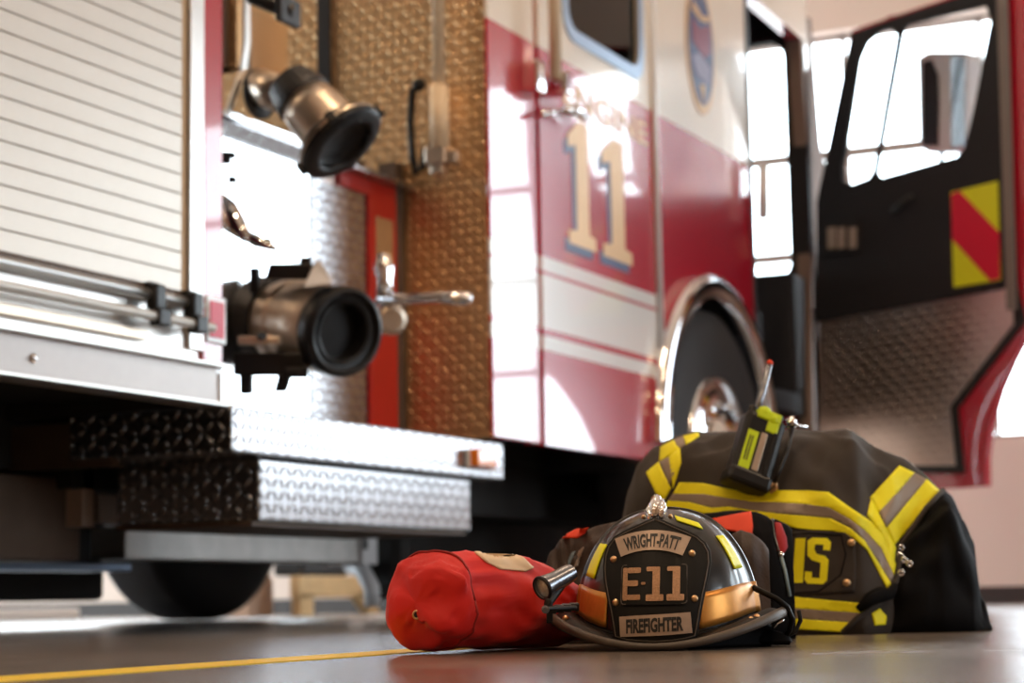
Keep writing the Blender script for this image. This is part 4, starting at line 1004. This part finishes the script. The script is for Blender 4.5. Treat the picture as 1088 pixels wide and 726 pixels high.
# metal hook and dee clasp
for u, v, r in ((954, 583, .005), (958, 592, .006), (962, 597, .005), (956, 603, .006), (959, 612, .005), (968, 602, .005)):
    c = cast_list([bc, bl_], u, v, .006, 3.4)
    MB().grid(lambda i, j: c+(rt*math.cos(2*PI*i)+up*math.sin(2*PI*i))*(r*.8+.0022*math.cos(2*PI*j))+fw*(.0022*math.sin(2*PI*j)), 16, 8, cu=True, cv=True).build('clasp_ring', 'chrome', coat, smooth=True)

# =================================================================== RADIO on the coat
ra = dirw(.30, .86, .36)    # long axis, up and away
rr = dirw(.93, -.34, .12); rr = (rr-ra*rr.dot(ra)).normalized(); rn = rr.cross(ra)
if rn.dot(fw) > 0: rn = -rn
rc = cast_list([bc], 812, 494, .034, 3.4)
RD = empty('two_way_radio', rc-V((0, 0, .05)), 'black two-way radio with lime label and upright antenna lying on the coat', 'radio')
hw, hh, ht = .035, .064, .023
def rbx(name, c, a, b, d, m, par, bev=.004, label=None):
    return MB().obox(rc+rr*c[0]+ra*c[1]+rn*c[2], rr*a, ra*b, rn*d).build(name, m, par, bevel=bev, label=label)
body = rbx('body', (0, 0, 0), hw, hh, ht, 'blackpl', RD, .009)
rbx('battery', (0, -hh+.012, 0), hw+.003, .014, ht+.003, 'blackpl', RD, .007)
lb = rbx('label', (-.017, -.006, ht+.0005), .0095, .034, .0008, 'radio_y', RD, .0005, 'lime label')
mb = MB()
for dx in (-.0035, .0010): mb.obox(rc+rr*(-.017+dx)-ra*.004+rn*(ht+.0016), rr*.0010, ra*.022, rn*.0003)
mb.build('label_print', 'ink', lb)
rbx('metal_strip', (.002, -.004, ht+.0005), .0055, .034, .0010, 'bronze', RD, .0005)
rbx('grip', (.022, -.002, ht-.002), .005, .040, .004, 'blackpl', RD, .002)
mb = MB()
for x, y, r in ((-.006, hh+.002, .013), (.010, hh-.004, .014)): mb.ball(rc+rr*x+ra*y+rn*(ht*.6), r, 8)
mb.obox(rc+rr*.002+ra*(hh-.002)+rn*(ht*.6), rr*.021, ra*.009, rn*.012); mb.obox(rc+rr*.012+ra*(hh-.016)+rn*(ht*.85), rr*.011, ra*.014, rn*.005)
mb.build('lime_cap', 'radio_y', RD, bevel=.003, label='lime control cap')
for x in (-.023, .024):
    MB().lathe(rc+rr*x+ra*(hh-.004), ra, [(0, .008), (.016, .008), (.018, .005)], 14).build('knob', 'blackpl', RD, bevel=.001)
ab = rc-rr*.012+ra*hh-rn*.010
tip = at(818, 386, (ab-CAM).dot(fh)+.02)
MB().tube([ab, ab.lerp(tip, .3), tip], [.0085, .0060, .0050], 12).build('antenna', 'steelcap', RD, smooth=True)
MB().ball(tip, .0058, 8).build('antenna_tip', 'orangered', RD, smooth=True, label='red antenna tip')
mb = MB(); c = at(841, 452, (rc-CAM).dot(fh))
mb.tube([at(836, 448, 3.38), at(842, 444, 3.38), at(845, 452, 3.38), at(840, 458, 3.38), at(836, 452, 3.38)], .0045, 8); mb.tube([at(843, 452, 3.38), at(857, 454, 3.40)], .0035, 8); mb.ball(at(841, 449, 3.37), .009, 6)
mb.build('swivel_clip', 'chrome', RD, smooth=True)
MB().tube([at(812, 520, 3.33), at(820, 516, 3.33), at(824, 511, 3.33), at(825, 519, 3.33), at(818, 523, 3.33)], .0035, 8).build('lanyard_clip', 'brass', RD, smooth=True)
MB().tube([at(842, 455, 3.37), at(836, 480, 3.35), at(828, 500, 3.33), at(823, 514, 3.33)], .004, 8).build('lanyard', 'blackpl', RD, smooth=True)

# =================================================================== GLOVES / POUCH around the helmet
gl = Mound([(572, 640), (578, 604), (586, 584), (600, 572), (618, 563), (640, 557), (668, 556), (700, 565), (715, 640)], 3.0, [(572, .02), (600, .05), (650, .07), (715, .02)], .7, .015, 21., 4.4, folds=[(592, 582, 6, 30, 4, -.008), (603, 578, 6, 30, 4, -.008), (614, 580, 6, 26, 4, -.007)])
gm = gl.mesh(80, 50); g = gm.build('fire_glove', 'glove', base=True, smooth=True)
tag(g, 'brown leather fire glove with orange cuff between the red bag and the helmet', 'glove')
bg = BVHTree.FromPolygons(gm.v, gm.f)
drape([bg], [(597, 572), (612, 563.5), (626, 560), (622, 567), (614, 572)], -.001, .0022, 2.9, 3).build('cuff_band', 'orangered', g, smooth=True, label='orange cuff band')
drape([bg], [(616, 586), (621, 582), (613, 602), (609, 604)], -.001, .0025, 2.9, 3).build('cuff_tape', 'cgrey', g, smooth=True)
drape([bg], [(608, 588), (611, 586), (606, 600), (603, 601)], -.001, .0025, 2.9, 3).build('cuff_stitch', mat('blue_grey_stitch', (.18, .26, .32), .5), g, smooth=True)
pm = Mound([(738, 640), (745, 560), (752, 546), (765, 546), (790, 543), (806, 544), (818, 549), (826, 552), (838, 557), (848, 568), (853, 585), (850, 610), (845, 640), (843, 660)], 3.09, [(738, .03), (760, .05), (820, .06), (855, .03)], .6, .006, 14., 1.4, folds=[(822, 552, 12, 60, 3, -.008)])
pmm = pm.mesh(90, 60); pg = pmm.build('gear_pouch', 'lining', base=True, smooth=True)
tag(pg, 'black gear pouch with red panels tucked between helmet and coat', 'pouch')
bp_ = BVHTree.FromPolygons(pmm.v, pmm.f)
drape([bp_], [(757, 552), (772, 549), (798, 544.5), (800, 560), (799, 570), (780, 565), (768, 563)], -.001, .0022, 2.9, 3).build('red_panel', 'orangered', pg, smooth=True, label='orange red top panel')
drape([bp_], [(824, 556), (829, 557), (835, 572), (836, 582), (832, 590), (826, 585), (825, 570)], -.001, .0022, 2.9, 3).build('red_tab', mat('dark_red_cloth', (.42, .01, .02), .6), pg, smooth=True, label='dark red side tab')
MB().tube([cast_list([bp_], u, v, .003, 2.9) for u, v in ((821, 553), (824, 570), (826, 586), (828, 592))], .0014, 6).build('zip', 'steelcap', pg, smooth=True)
MB().tube([cast_list([bp_], u, v, .003, 2.9) for u, v in ((829, 592), (833, 608), (838, 634))], .0026, 8).build('zip_cord', mat('pale_blue_cord', (.30, .42, .48), .5), pg, smooth=True)
MB().ball(cast_list([bp_], 828, 590, .003, 2.9), .005, 8).build('zip_pull', 'chrome', pg, smooth=True)
lf = Mound([(766, 640), (772, 590), (780, 568), (790, 562), (800, 565), (812, 577), (824, 593), (831, 604), (829, 622), (820, 640), (818, 652)], 2.95, [(766, .02), (790, .045), (820, .04), (831, .01)], .6, .010, 22., 9.4)
lg = lf.mesh(70, 50).build('fire_glove', 'glove', base=True, smooth=True)
tag(lg, 'brown leather fire glove leaning on the black pouch right of the helmet', 'glove')

# =================================================================== LIGHT
w = bpy.data.worlds.new('daylight'); bpy.context.scene.world = w; w.use_nodes = True
bgk = w.node_tree.nodes['Background']; bgk.inputs[0].default_value = (.82, .92, 1.0, 1); bgk.inputs[1].default_value = 13.0
for (x, y, a, b, rot) in [(XF+.28, (o[0]+o[1])/2, o[1]-o[0], o[3]-o[2], 'x') for o in OPEN]+[((o[0]+o[1])/2, YL+.28, o[1]-o[0], o[3]-o[2], 'l') for o in OL]+[((o[0]+o[1])/2, YR-.28, o[1]-o[0], o[3]-o[2], 'r') for o in OR]:
    ld = bpy.data.lights.new('window_portal', 'AREA'); ld.shape = 'RECTANGLE'; ld.size = a; ld.size_y = b; ld.cycles.is_portal = True
    lo = bpy.data.objects.new('window_portal', ld); C.objects.link(lo)
    lo.location = (x, y, 2.01 if rot == 'x' else (1.67 if rot == 'l' else 2.05))
    dn = {'x': V((-1, 0, 0)), 'l': V((0, -1, 0)), 'r': V((0, 1, 0))}[rot]
    lo.rotation_euler = dn.to_track_quat('-Z', 'Y').to_euler()

# =================================================================== CAMERA
cam = bpy.data.cameras.new('camera'); co = bpy.data.objects.new('camera', cam); C.objects.link(co)
cam.sensor_width = 36; cam.lens = 36*FPX/W; cam.clip_start = .05
M3 = Matrix((rt, up, -fw)).transposed(); co.matrix_world = Matrix.Translation(CAM) @ M3.to_4x4()
cam.dof.use_dof = True; cam.dof.focus_distance = 2.51; cam.dof.aperture_fstop = 5.4
sc = bpy.context.scene; sc.camera = co
sc.view_settings.view_transform = 'Standard'; sc.view_settings.look = 'None'; sc.view_settings.exposure = -0.35; sc.view_settings.gamma = 1; sc.view_settings.use_curve_mapping = False
